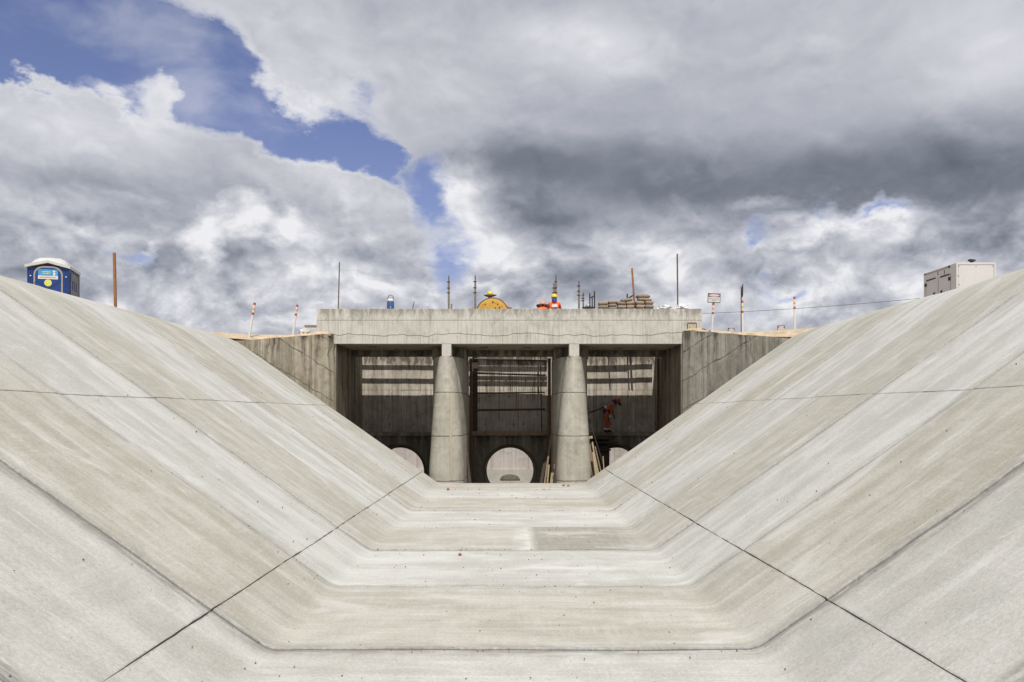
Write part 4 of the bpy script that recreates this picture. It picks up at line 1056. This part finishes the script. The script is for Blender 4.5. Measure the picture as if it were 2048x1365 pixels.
o2 = crumple('plastic_bag', 1363, 616, 30.9, 0.52, 0.15, 0.5, 9, M['plastic_white'], 'crumpled white plastic bag right of the tallest rod on the bridge', 'plastic bag')
for oo, pts in ((o, [(-0.30, 0.10), (-0.22, 0.02), (-0.26, 0.13)]), (o2, [(0.08, 0.08), (0.25, 0.17), (0.14, 0.04)])):
    bm = B()
    for q in range(5):
        x0, z0 = pts[q % 3]; bm.faces.new([bm.verts.new((x0 + 0.02 * q, -0.05 * q, z0)), bm.verts.new((x0 * 0.4, -0.03, 0.02)), bm.verts.new((x0 * 0.7 + 0.06, -0.08, 0.06 + 0.02 * q))])
    child('torn_flap', bm, M['plastic_white'], oo)
crumple('white_sack', 609, 670.5, 30.2, 0.5, 0.26, 0.45, 5, M['tarp'], 'white sack on sand at the left end of the bridge', 'sack')
crumple('soil_heap', 1390, 664, 30.3, 0.5, 0.09, 0.3, 15, M['sand'], 'small sand heap at right end of the bridge', 'sand heap')
crumple('soil_heap', 650, 671, 30.3, 0.5, 0.07, 0.3, 25, M['sand'], 'small sand heap at left end of the bridge', 'sand heap')
bm = B(); a = P(609, 655, 30.9); b = P(632, 650.5, 30.9); box(bm, a, (b.x, 31.0, b.z), 0.004); tag(solo('timber_stub', bm, M['wood']), 'short timber sticking out of the left end of the bridge', 'timber')
# drinks cooler
Y = 30.85; c_ = P(781, 619, Y); t = thing('water_cooler', 'blue and white insulated water jug with carry handle on bridge edge', 'water jug', c_)
bm = B(); lathe(bm, [(0.125, -0.02), (0.137, 0.0), (0.133, 0.27), (0.128, 0.29)], n=24); child('body', bm, M['cooler_blue'], t, True)
bm = B(); lathe(bm, [(0.128, 0.291), (0.122, 0.33), (0.105, 0.37), (0.09, 0.385)], n=24); child('lid', bm, M['white_paint'], t, True)
bm = B(); polytube(bm, [(-0.115, 0, 0.33), (-0.085, 0, 0.47), (-0.05, 0, 0.525), (0.0, 0, 0.54), (0.05, 0, 0.52), (0.095, 0, 0.47), (0.118, 0, 0.33)], 0.012); child('handle', bm, M['steel_dark'], t)
bm = B(); tube(bm, (0.02, -0.15, 0.06), (0.02, -0.12, 0.06), 0.02); child('tap', bm, M['white_paint'], t)
# yellow drum end
Y = 31.6; c_ = P(985, 630.5, Y); rr = 33.5 / F * Y
t = thing('yellow_drum', 'round yellow steel drum end with dark rim and rust holes on the bridge', 'drum', (c_.x, Y, c_.z - rr))
bm = B(); vs = lathe(bm, [(rr, -0.25), (rr, 0.25), (rr - 0.05, 0.26)], n=48); bmesh.ops.rotate(bm, verts=vs, cent=(0, 0, 0), matrix=Matrix.Rotation(R(90), 3, 'X'))
bmesh.ops.translate(bm, verts=bm.verts, vec=(0, 0, rr)); child('rim', bm, M['drum_rim'], t)
bm = B(); vs = lathe(bm, [(rr - 0.045, 0.0), (rr - 0.045, 0.265), (rr - 0.15, 0.275), (0.05, 0.285)], n=48); bmesh.ops.rotate(bm, verts=vs, cent=(0, 0, 0), matrix=Matrix.Rotation(R(90), 3, 'X'))
bmesh.ops.translate(bm, verts=bm.verts, vec=(0, 0, rr)); child('face', bm, M['drum_yellow'], t)
for (px, py, r_) in ((985.5, 604.5, 0.035), (970.5, 609, 0.025), (990.5, 616.5, 0.03), (999, 616, 0.035), (995.5, 609, 0.028), (966, 609.5, 0.012), (989.5, 606.5, 0.014), (1004, 613, 0.015)):
    p = P(px, py, Y - 0.27); bm = B(); tube(bm, (p.x - c_.x, -0.291, p.z - (c_.z - rr)), (p.x - c_.x, -0.265, p.z - (c_.z - rr)), r_, n=10); child('rust_hole', bm, M['brim'], t)
crumple('cloth_bundle', 1009, 616, 31.9, 0.30, 0.24, 0.3, 4, M['cloth_pink'], 'pink cloth bundle showing right of the yellow drum', 'cloth')
bm = B()
for q, (px, py) in enumerate(((1016, 616), (1021, 617), (1013, 617.5))):
    p = P(px, py, 31.8); box(bm, p - Vector((0.05, 0.05, 0.05)), p + Vector((0.05, 0.05, 0.03)), 0.01, Matrix.Rotation(R(20 * q), 3, 'Y'))
tag(solo('stone_rubble', bm, M['brick_red']), 'few broken lumps on the bridge right of the yellow drum', 'rubble')['kind'] = 'stuff'

# ------------------------------------------------------------------ portable toilet
TY = 25.5
tx = X_(138, TY); rot = R(15); GZ = ZTL - 0.02
t = thing('portable_toilet', 'blue portable toilet cabin with white domed roof on the left bank', 'portable toilet', (tx, TY, GZ), rot)
# local frame: x from -1.15 (left) to 0 (right) along the front, y backwards
W, D, H = 1.16, 1.2, EZ + 4.50 - GZ
bm = B(); box(bm, (-W, 0.0, 0.12), (0, D, H)); child('cabin', bm, M['toilet_blue'], t)
bm = B(); box(bm, (-W - 0.03, -0.03, 0), (0.03, D + 0.03, 0.118)); child('base', bm, M['black'], t)
for x in (-1.13, -1.08, -1.03, -0.12, -0.07, -0.03):
    bm = B(); box(bm, (x - 0.012, -0.022, 0.2), (x + 0.012, -0.001, H - 0.10)); child('rib', bm, M['toilet_blue'], t)
dx0, dx1, dz1 = -0.975, -0.165, H - 0.045
def arch(x0, x1, z1, r, z0=0.15, n=8):
    pts = [(x0, z0)]
    for i in range(n + 1):
        a = math.pi - (math.pi / 2) * i / n; pts.append((x0 + r + r * math.cos(a), z1 - r + r * math.sin(a)))
    for i in range(n + 1):
        a = math.pi / 2 - (math.pi / 2) * i / n; pts.append((x1 - r + r * math.cos(a), z1 - r + r * math.sin(a)))
    pts.append((x1, z0)); return pts
bm = B(); prism(bm, arch(dx0, dx1, dz1 + 0.07, 0.27), 'Y', -0.035, -0.001); child('door_frame', bm, M['toilet_trim'], t)
bm = B(); prism(bm, arch(dx0 + 0.045, dx1 - 0.045, dz1 + 0.025, 0.24), 'Y', -0.045, -0.036); door = child('door', bm, M['toilet_blue'], t)
mx = (dx0 + dx1) / 2
bm = B(); prism(bm, arch(dx0 + 0.13, dx1 - 0.13, dz1 - 0.03, 0.05, dz1 - 0.225), 'Y', -0.052, -0.046); child('sticker', bm, M['sticker_blue'], door)
bm = B(); box(bm, (dx0 + 0.13, -0.056, dz1 - 0.325), (dx1 - 0.13, -0.046, dz1 - 0.226)); child('sticker_strip', bm, M['sticker_white'], door)
bm = B(); random.seed(8); x = dx0 + 0.17
while x < dx1 - 0.17:
    ww = random.uniform(0.012, 0.03); box(bm, (x, -0.060, dz1 - 0.292), (x + ww, -0.0565, dz1 - 0.255)); x += ww + 0.01
child('lettering', bm, M['sticker_red'], door)['kind'] = 'stuff'
bm = B(); x = mx - 0.18
for q in range(2):
    x = mx - 0.17 + 0.03 * q
    while x < mx + 0.05: ww = random.uniform(0.03, 0.05); box(bm, (x, -0.0555, dz1 - 0.12 - 0.055 * q), (x + ww, -0.0525, dz1 - 0.09 - 0.055 * q)); x += ww + 0.012
child('lettering', bm, M['sticker_yellow'], door)['kind'] = 'stuff'
bm = B(); lathe(bm, [(0.022, 0), (0.03, 0.002), (0.0001, 0.0021)], n=12)
bm.free(); bm = B()
prism(bm, [(mx + 0.17 + 0.035 * math.cos(a), dz1 - 0.085 + 0.032 * math.sin(a)) for a in [2 * math.pi * i / 14 for i in range(14)]], 'Y', -0.0555, -0.0525)
box(bm, (mx + 0.145, -0.0555, dz1 - 0.21), (mx + 0.195, -0.0525, dz1 - 0.125)); child('figure_mark', bm, M['sticker_white'], door)
bm = B(); prism(bm, [(mx + 0.105 * math.cos(a), dz1 - 0.44 + 0.105 * math.sin(a)) for a in [2 * math.pi * i / 28 for i in range(28)]], 'Y', -0.056, -0.046); child('round_badge', bm, M['sticker_yellow'], door)
for s in (-1, 1):
    bm = B(); box(bm, (mx - 0.42, -0.054, dz1 - 0.635), (mx + 0.42, -0.0455 - 0.002 * (s + 1), dz1 - 0.605), 0, Matrix.Rotation(R(38 * s), 3, 'Y')); child('brace_rib', bm, M['toilet_blue'], door)
for x in (-1.06, -0.075):
    bm = B(); tube(bm, (x, -0.035, H - 0.28), (x, -0.02, H - 0.28), 0.02, n=10); child('bolt_head', bm, M['white_paint'], t)
bm = B(); box(bm, (dx0 + 0.01, -0.06, dz1 - 0.43), (dx0 + 0.05, -0.036, dz1 - 0.34)); child('latch', bm, M['toilet_trim'], door)
bm = B(); box(bm, (0.001, 0.15, 0.5), (0.03, 1.02, H - 0.12)); vp = child('side_vent', bm, M['vent_grey'], t)
for k in range(3):
    bm = B(); box(bm, (0.0305, 0.27 + 0.24 * k, 1.15), (0.036, 0.36 + 0.24 * k, H - 0.35)); child('slot', bm, M['toilet_dark'], vp)
for k in range(4):
    bm = B(); box(bm, (0.0305, 0.2, 0.6 + 0.11 * k), (0.04, 0.95, 0.63 + 0.11 * k)); child('louvre', bm, M['vent_grey'], vp)
bm = B(); box(bm, (0.0, D - 0.06, 0.12), (0.035, D + 0.02, H - 0.02)); child('corner_trim', bm, M['toilet_trim'], t)
# roof: peaked front band plus dome
bm = B(); e = 0.05; zc0 = H - 0.03; pk = 0.16
band = [(-W - e, zc0), (-W / 2, zc0 + pk), (e, zc0), (e, zc0 + 0.085), (-W / 2, zc0 + pk + 0.075), (-W - e, zc0 + 0.085)]
prism(bm, band, 'Y', -0.08, D + 0.06); rf = child('roof', bm, M['toilet_white'], t)
bm = B(); rows = []
N1, N2 = 16, 12
for j in range(N2 + 1):
    v = -1 + 2 * j / N2; row = []
    for i in range(N1 + 1):
        u = -1 + 2 * i / N1
        hgt = (max(0, 1 - abs(u) ** 3.2)) ** 0.5 * (max(0, 1 - abs(v) ** 5)) ** 0.6
        base = zc0 + 0.06 + (pk + 0.0) * (1 - abs(u)) * 0.9
        z = base + 0.0 + hgt * (0.31 - 0.14 * (1 - abs(u)))
        if abs(abs(u) - 0.45) < 0.05: z += 0.012
        row.append(bm.verts.new((-W / 2 + u * (W / 2 - 0.04), D / 2 + v * (D / 2 - 0.02), z)))
    rows.append(row)
for a_, c2 in zip(rows[:-1], rows[1:]):
    for i in range(N1): bm.faces.new((a_[i], a_[i + 1], c2[i + 1], c2[i]))
child('roof_dome', bm, M['toilet_white'], rf, True)
bm = B(); prism(bm, [(-W / 2 - 0.36, H - 0.001), (-W / 2, H + 0.125), (-W / 2 + 0.36, H - 0.001)], 'Y', 0.002, 0.05); child('gable', bm, M['toilet_dark'], t)

# ------------------------------------------------------------------ generator set
GY = 27.0; gx = X_(1912, GY); GZ2 = ZTR - 0.02
t = thing('generator', 'white boxed diesel generator with side doors on the right bank', 'generator', (gx, GY, GZ2))
gw, gl, gh = X_(1991.5, GY) - gx, 2.12, Z_(525.5, GY) - GZ2
bm = B(); box(bm, (0, 0, 0.18), (gw, gl, gh), 0.015); child('housing', bm, M['gen_white'], t)
bm = B(); box(bm, (0.04, 0.04, 0), (gw - 0.04, gl - 0.04, 0.178)); child('skid', bm, M['steel_dark'], t)
# end face: raised edge frame and inner panel
for (x0, x1, z0, z1) in ((0.0, 0.06, 0.2, gh - 0.002), (gw - 0.06, gw, 0.2, gh - 0.002), (0.061, gw - 0.061, gh - 0.07, gh - 0.002)):
    bm = B(); box(bm, (x0, -0.02, z0), (x1, -0.001, z1), 0.004); child('edge_trim', bm, M['gen_white'], t)
bm = B(); box(bm, (0.075, -0.010, 0.25), (gw - 0.075, -0.0005, gh - 0.085), 0.003); child('end_panel', bm, M['gen_white'], t)
bm = B()
for (x, z) in ((0.085, gh - 0.11), (0.085, gh - 0.44), (0.10, gh - 0.72), (gw - 0.10, gh - 0.11), (gw / 2, gh - 0.12), (0.03, gh - 0.42)): tube(bm, (x, -0.026, z), (x, -0.01, z), 0.013, n=8)
o = child('rivet', bm, M['gen_seam'], t)
# side facing the canal (x = 0)
def side_pt(px, py):
    """point of the side plane x=gx seen at pixel"""
    Yq = gx * F / (px - 1020); return Yq - GY, EZ + (828 - py) / F * Yq - GZ2
for nm, (pa, pb), th_, mt in (('roof_seam', ((1851, 549), (1897.5, 535.5)), 0.02, 'toilet_trim'), ('door_slot', ((1853, 562), (1871, 557)), 0.022, 'black'), ('door_slot', ((1880.5, 554.5), (1899, 549.5)), 0.022, 'black')):
    (y0, z0), (y1, z1) = side_pt(*pa), side_pt(*pb)
    bm = B(); box(bm, (-0.012, y1, (z0 + z1) / 2 - th_), (-0.001, y0, (z0 + z1) / 2 + th_)); child(nm, bm, M[mt], t)
for (px, py, s) in ((1852, 571, 0.05), (1899.5, 558, 0.055), (1869, 588, 0.04), (1883.5, 584, 0.04), (1850.5, 549.5, 0.025), (1899, 534, 0.035)):
    y0, z0 = side_pt(px, py); bm = B(); box(bm, (-0.035, y0 - s, z0 - s), (-0.001, y0 + s, z0 + s), 0.006); child('latch', bm, M['black'], t)
for px in (1852, 1876.5, 1901):
    y0, z0 = side_pt(px, 575); bm = B(); box(bm, (-0.006, y0 - 0.008, 0.25), (-0.001, y0 + 0.008, gh - 0.30)); child('door_seam', bm, M['gen_seam'], t)
for (px, py) in ((1889, 545), (1876, 547)):
    y0, z0 = side_pt(px, py); bm = B(); box(bm, (-0.012, y0 - 0.02, z0 - 0.07), (-0.001, y0 + 0.02, z0 + 0.07)); child('label_plate', bm, M['gen_seam'], t)
c_ = P(1943, 524, GY + 0.5)
bm = B(); tube(bm, (c_.x - gx, 0.5, gh), (c_.x - gx, 0.5, gh + 0.15), 0.055, n=12); box(bm, (c_.x - gx - 0.09, 0.42, gh + 0.13), (c_.x - gx + 0.10, 0.58, gh + 0.19), 0.01, Matrix.Rotation(R(8), 3, 'Y')); child('exhaust_cap', bm, M['steel_dark'], t)

# ------------------------------------------------------------------ people
def limb_person(name, lab, origin, joints, edges, matfun, mats, group=None):
    """one continuous skinned body; joints: name -> (x,y,z,radius)"""
    names = list(joints); me = bpy.data.meshes.new('tmp')
    me.from_pydata([joints[n][:3] for n in names], [(names.index(a), names.index(b)) for a, b in edges], [])
    o = bpy.data.objects.new('tmp', me); COL.objects.link(o)
    md = o.modifiers.new('skin', 'SKIN'); md.use_smooth_shade = True
    for i, n in enumerate(names):
        sv = me.skin_vertices[0].data[i]; r = joints[n][3]; sv.radius = (r, r); sv.use_root = (n == 'pelvis')
    sd = o.modifiers.new('sub', 'SUBSURF'); sd.levels = 2; sd.render_levels = 2
    dg = bpy.context.evaluated_depsgraph_get(); dg.update()
    ev = bpy.data.meshes.new_from_object(o.evaluated_get(dg))
    bpy.data.objects.remove(o); bpy.data.meshes.remove(me)
    ev.name = 'body'
    for m_ in mats: ev.materials.append(m_)
    segs = [(a, b, Vector(joints[a][:3]), Vector(joints[b][:3])) for a, b in edges]
    for p in ev.polygons:
        p.use_smooth = True; best = None
        for a, b, A, Bq in segs:
            d = Bq - A; f = max(0, min(1, (p.center - A).dot(d) / max(d.length_squared, 1e-9)))
            dist = (p.center - (A + d * f)).length
            if best is None or dist < best[0]: best = (dist, a, b, f)
        p.material_index = matfun(best[1], best[2], best[3], p.center)
    t = thing(name, lab, 'person', origin, 0, group)
    b = bpy.data.objects.new('body', ev); COL.objects.link(b); b.parent = t
    return t
EDG = [('pelvis', 'waist'), ('waist', 'chest'), ('chest', 'neck'), ('neck', 'head'), ('head', 'crown'),
       ('head', 'nose'),
       ('chest', 'shL'), ('shL', 'elL'), ('elL', 'wrL'), ('wrL', 'palmL'), ('chest', 'shR'), ('shR', 'elR'), ('elR', 'wrR'), ('wrR', 'palmR'),
       ('pelvis', 'hipL'), ('hipL', 'knL'), ('knL', 'anL'), ('anL', 'toeL'), ('pelvis', 'hipR'), ('hipR', 'knR'), ('knR', 'anR'), ('anR', 'toeR')]
def add_fingers(J, E, s, palm, wrist):
    pv = Vector(J[palm][:3]); wv = Vector(J[wrist][:3]); d = (pv - wv).normalized()
    side = d.cross(Vector((0, 1, 0))); side = side.normalized() if side.length > .1 else Vector((1, 0, 0))
    curl = d.cross(side)
    for k, (off, ln) in enumerate(((-0.030, 0.060), (-0.010, 0.072), (0.010, 0.068), (0.028, 0.052))):
        b = pv + d * 0.02 + side * off
        n1, n2 = 'f%s%da' % (s, k), 'f%s%db' % (s, k)
        m1 = b + d * ln * 0.55; m2 = m1 + (d * 0.6 + curl * 0.6) * ln * 0.5
        J[n1] = (*m1, 0.009); J[n2] = (*m2, 0.008); E += [(palm, n1), (n1, n2)]
    th = pv - d * 0.02 - side * 0.045; th2 = th + (d - side * 0.4).normalized() * 0.035
    J['t%sa' % s] = (*th, 0.011); J['t%sb' % s] = (*th2, 0.009); E += [(palm, 't%sa' % s), ('t%sa' % s, 't%sb' % s)]
def cloth_fun(a, b, f, c):
    hands = ('palm', 'f', 't')
    if a in ('head', 'neck') or b in ('crown', 'nose'): return 1
    if a.startswith('palm') or a[0] == 'f' or (a[0] == 't' and a != 'toeL') or b.startswith('palm'): return 1
    if a.startswith('wr'): return 1
    if b.startswith('toe') or (a.startswith('kn') and f > 0.86): return 2
    return 0
def helmet(parent, c, mat, tilt=(0, 0, 0), r=0.122, brim=None):
    bm = B()
    vs = lathe(bm, [(r * 1.0, 0.0), (r * 0.99, 0.03), (r * 0.93, 0.075), (r * 0.76, 0.115), (r * 0.45, 0.142), (0.02, 0.15)], n=20, sy=1.12)
    # front peak
    A = [bm.verts.new((r * 0.95 * math.sin(a), r * 1.1 * math.cos(a), 0.008)) for a in [R(-60 + 12 * i) for i in range(11)]]
    Bq = [bm.verts.new((r * 1.05 * math.sin(a), r * 1.1 * math.cos(a) + 0.055 * math.cos(a * 1.4), -0.004)) for a in [R(-60 + 12 * i) for i in range(11)]]
    for i in range(10): bm.faces.new((A[i], A[i + 1], Bq[i + 1], Bq[i]))
    box(bm, (-0.012, -r * 0.9, 0.10), (0.012, r * 0.9, 0.135))
    o = child('helmet', bm, mat, parent, True); o.location = c; o.rotation_euler = tilt
    if brim:
        bm = B(); n = 28; ra = []; rb = []
        for i in range(n):
            a = 2 * math.pi * i / n; rr = r * (2.1 + 0.14 * math.sin(3 * a + 1)); z = -0.03 + 0.03 * math.cos(2 * a)
            ra.append(bm.verts.new((r * 0.9 * math.cos(a), r * math.sin(a), 0.012))); rb.append(bm.verts.new((rr * math.cos(a), rr * math.sin(a), z)))
        for i in range(n): bm.faces.new((ra[i], ra[(i + 1) % n], rb[(i + 1) % n], rb[i]))
        o2 = child('hat_brim', bm, brim, parent, True); o2.location = c; o2.rotation_euler = tilt
    return o
def joints_stand(bend=0.0, crouch=0.0):
    """figure facing +Y (seen from behind), feet at z=0"""
    k = crouch; dz = -0.42 * k
    J = {'pelvis': (0, 0, 0.94 + dz, 0.125), 'waist': (0, 0.02 * k, 1.08 + dz, 0.125), 'chest': (0, 0.10 * k + bend * 0.2, 1.33 + dz - bend * 0.1, 0.15),
         'neck': (0, 0.16 * k + bend * 0.35, 1.50 + dz - bend * 0.14, 0.06), 'head': (0, 0.22 * k + bend * 0.45, 1.62 + dz - bend * 0.16, 0.098), 'crown': (0, 0.23 * k + bend * 0.47, 1.70 + dz - bend * 0.17, 0.075),
         'nose': (0, 0.12 + 0.22 * k + bend * 0.48, 1.60 + dz - bend * 0.18, 0.018)}
    for s, q in (('L', -1), ('R', 1)):
        J['sh' + s] = (q * 0.185, 0.10 * k + bend * 0.22, 1.42 + dz - bend * 0.12, 0.068)
        J['el' + s] = (q * 0.27, 0.18 + 0.1 * k, 1.16 + dz, 0.048); J['wr' + s] = (q * 0.20, 0.40 + 0.1 * k, 1.08 + dz, 0.030); J['palm' + s] = (q * 0.18, 0.47 + 0.1 * k, 1.07 + dz, 0.028)
        J['hip' + s] = (q * 0.095, 0, 0.88 + dz, 0.095); J['kn' + s] = (q * 0.12, 0.04 + 0.38 * k, 0.49 - 0.05 * k, 0.065); J['an' + s] = (q * 0.12, 0.0, 0.10, 0.045); J['toe' + s] = (q * 0.13, 0.17, 0.04, 0.04)
    return J
def worker(lab, px, py_crown, Y, bend, crouch, cloth, helm, brim=None, patch=None, neck=None, sx=1.0):
    J = joints_stand(bend, crouch); E = list(EDG)
    add_fingers(J, E, 'L', 'palmL', 'wrL'); add_fingers(J, E, 'R', 'palmR', 'wrR')
    top = J['crown'][2] + 0.115
    org = P(px, py_crown, Y); org.z -= top; org.y -= 0
    t = limb_person('person', lab, org, J, E, cloth_fun, [cloth, M['skin'], M['boot']])
    c = Vector(J['crown'][:3]); helmet(t, (c.x, c.y, c.z - 0.045), helm, (R(-10 * (bend + crouch)), 0, 0), brim=brim)
    if patch:
        bm = B(); z = J['chest'][2] + 0.035; y = J['chest'][1] - 0.165
        box(bm, (-0.10, y, z - 0.10), (0.115, y + 0.05, z + 0.01), 0.004, Matrix.Rotation(R(-3), 3, 'Y')); child('back_patch', bm, patch, t)
    if neck:
        bm = B(); h = Vector(J['head'][:3]); n_ = Vector(J['neck'][:3])
        lathe(bm, [(0.10, 0.01), (0.094, 0.03), (0.098, 0.06), (0.104, 0.12), (0.10, 0.15)], (n_.x, n_.y - 0.01, n_.z - 0.03), 18); child('neck_cloth', bm, neck, t, True)
    return t
worker('standing worker in orange shirt, yellow helmet and blue neck cloth, seen from behind', 1108.5, 587.5, 31.75, 0.0, 0.0, M['cloth_orange'], M['helmet_yellow'], None, M['plastic_white'], M['cloth_blue'])
worker('stooping worker in orange with pinkish brimmed helmet, left of the standing one', 1086, 599, 31.9, 0.9, 0.3, M['cloth_orange'], M['helmet_orange'], M['brim'], M['plastic_white'])
worker('worker in yellow helmet with wide brown brim, behind the yellow drum', 980, 582, 32.6, 0.0, 0.0, M['cloth_pink'], M['helmet_yellow'], M['brim'])
worker('worker of whom only a pale blue-grey helmet shows beside the dark bar frame', 1177.5, 605.5, 32.8, 0.3, 0.25, M['cloth_orange_dim'], M['helmet_grey'], M['brim'])
# bending worker in the right bay: profile, facing right (+X), trunk leaning forward, arms hanging
def bend_worker():
    Y = 35.3; org = P(1216, 866.5, Y)
    s = 1.0
    J = {'pelvis': (-0.10, 0, 0.93, 0.125), 'waist': (-0.04, 0, 1.06, 0.13), 'chest': (0.12, 0, 1.24, 0.15), 'neck': (0.27, 0, 1.34, 0.06),
         'head': (0.36, 0, 1.37, 0.095), 'crown': (0.43, 0, 1.42, 0.07), 'nose': (0.42, 0, 1.27, 0.018)}
    for sfx, q in (('L', 1), ('R', -1)):
        J['sh' + sfx] = (0.17, q * 0.18, 1.26, 0.072); J['el' + sfx] = (0.18 + 0.05 * q, q * 0.20, 0.98, 0.05); J['wr' + sfx] = (0.17 + 0.11 * q, q * 0.16, 0.76, 0.034); J['palm' + sfx] = (0.18 + 0.12 * q, q * 0.15, 0.68, 0.03)
        J['hip' + sfx] = (-0.09, q * 0.10, 0.88, 0.10); J['kn' + sfx] = (-0.02 + 0.07 * q, q * 0.11, 0.48, 0.075); J['an' + sfx] = (-0.07 + 0.09 * q, q * 0.11, 0.10, 0.055); J['toe' + sfx] = (0.10 + 0.09 * q, q * 0.12, 0.04, 0.042)
    E = list(EDG); add_fingers(J, E, 'L', 'palmL', 'wrL'); add_fingers(J, E, 'R', 'palmR', 'wrR')
    t = limb_person('person', 'bending worker in orange overalls, red helmet and dark face shield, in the right bay', org, J, E, cloth_fun, [M['cloth_orange_dim'], M['skin'], M['boot']])
    t.scale = (0.98, 0.98, 0.98)
    o = helmet(t, (0.40, 0, 1.40), M['helmet_red'], (0, R(38), 0), 0.13)
    bm = B(); vs = []
    box(bm, (0.0, -0.085, -0.13), (0.10, 0.085, 0.05), 0.03, Matrix.Rotation(R(-35), 3, 'Y')); fs = child('face_shield', bm, M['boot'], t); fs.location = (0.47, 0, 1.31)
    bm = B(); lathe(bm, [(0.07, -0.06), (0.10, 0.0), (0.10, 0.1), (0.08, 0.16)], (0.27, 0, 1.31), 14); child('neck_cloth', bm, M['toilet_dark'], t, True)
    for q in (-1, 1):
        bm = B(); lathe(bm, [(0.074, 0.0), (0.078, 0.01), (0.078, 0.05), (0.074, 0.06)], (-0.055 + 0.085 * q, q * 0.11, 0.15), 14); child('reflective_band', bm, M['plastic_white'], t, True)
    bm = B(); box(bm, (-0.17, -0.16, 1.06), (-0.09, -0.12, 1.20), 0.01, Matrix.Rotation(R(-35), 3, 'Y')); child('reflective_patch', bm, M['plastic_white'], t)
    bm = B(); tube(bm, (-0.20, -0.03, 0.93), (0.06, 0.0, 0.99), 0.15, n=14); child('tool_belt', bm, M['boot'], t)
    bm = B(); box(bm, (0.02, -0.19, 0.66), (0.12, -0.12, 0.80), 0.02); child('glove', bm, M['tarp'], t)
bend_worker()
bm = B(); polytube(bm, [P(1178, 826, 35.2), P(1190, 822, 35.15), P(1202, 817, 35.1), P(1208, 814, 35.1)], 0.03, 6)
tag(solo('safety_line', bm, M['black']), 'dark lifeline running from right pier to the bending worker', 'rope')

# ------------------------------------------------------------------ rubble and grit on the lining
def clod(px, py, Y, s, seed, lab):
    bm = B(); bmesh.ops.create_icosphere(bm, subdivisions=2, radius=s)
    for v in bm.verts: v.co *= 0.8 + 0.5 * mnoise.noise(v.co * 18 + Vector((seed, 0, 0)))
    o = solo('clay_lump', bm, M['brick_red']); p = P(px, py, Y); o.location = (p.x, p.y, s * 0.45 + 0.01); tag(o, lab, 'clay lump')
def yfl(py): return EZ * F / (py - 828)
clod(1127, 973.5, yfl(973.5), 0.055, 1, 'reddish clay lump near the far floor edge, left one of the pair')
clod(1137, 974, yfl(974), 0.05, 4, 'reddish clay lump near the far floor edge, right one of the pair')
clod(920, 1112, yfl(1112), 0.035, 7, 'single reddish clay lump on the pale floor strip, left of centre')
clod(896, 981, yfl(981), 0.05, 9, 'small dark lump on the far floor edge below the left pier')
me_v, me_f = [], []
random.seed(21)
def surf(s):
    for i in range(len(arc) - 1):
        if arc[i] <= s <= arc[i + 1]:
            f = (s - arc[i]) / (arc[i + 1] - arc[i]); a = full[i]; b = full[i + 1]
            return a[0] + (b[0] - a[0]) * f, a[1] + (b[1] - a[1]) * f, nrm(i)
    return full[-1][0], full[-1][1], nrm(len(full) - 1)
for q in range(1100):
    yv = random.choice((random.uniform(3.2, 27), random.uniform(3.2, 14)))
    s = random.gauss(0, 2.2) if random.random() < 0.6 else random.uniform(-7.5, 7.8)
    if random.random() < 0.4:   # gathered along the joints
        yv = random.choice(YB[1:9]) + abs(random.gauss(0, 0.06)) * -1
    s = max(-8, min(8, s)); x, z, nn = surf(s); r = 0.0025 + 0.0075 * random.random() ** 2.5; r *= (1.0 + yv / 22)
    c = Vector((x + nn.x * (r * 0.5 + 0.008), yv, z + nn.y * (r * 0.5 + 0.008))); b0 = len(me_v)
    for d in ((1, 0, 0), (-0.6, 0.8, 0), (-0.5, -0.9, 0), (0, 0, 1), (0, 0, -1)):
        me_v.append(c + Vector(d) * r * random.uniform(0.7, 1.3))
    me_f += [(b0, b0 + 1, b0 + 3), (b0 + 1, b0 + 2, b0 + 3), (b0 + 2, b0, b0 + 3), (b0 + 1, b0, b0 + 4), (b0 + 2, b0 + 1, b0 + 4), (b0, b0 + 2, b0 + 4)]
me = bpy.data.meshes.new('grit'); me.from_pydata(me_v, [], me_f); me.update()
M['grit'] = plain('loose_grit', (0.20, 0.17, 0.13), 0.95, var=0.5, scale=3)
o = link('grit', me, M['grit']); o['kind'] = 'stuff'; tag(o, 'loose grit scattered over the canal lining', 'grit')
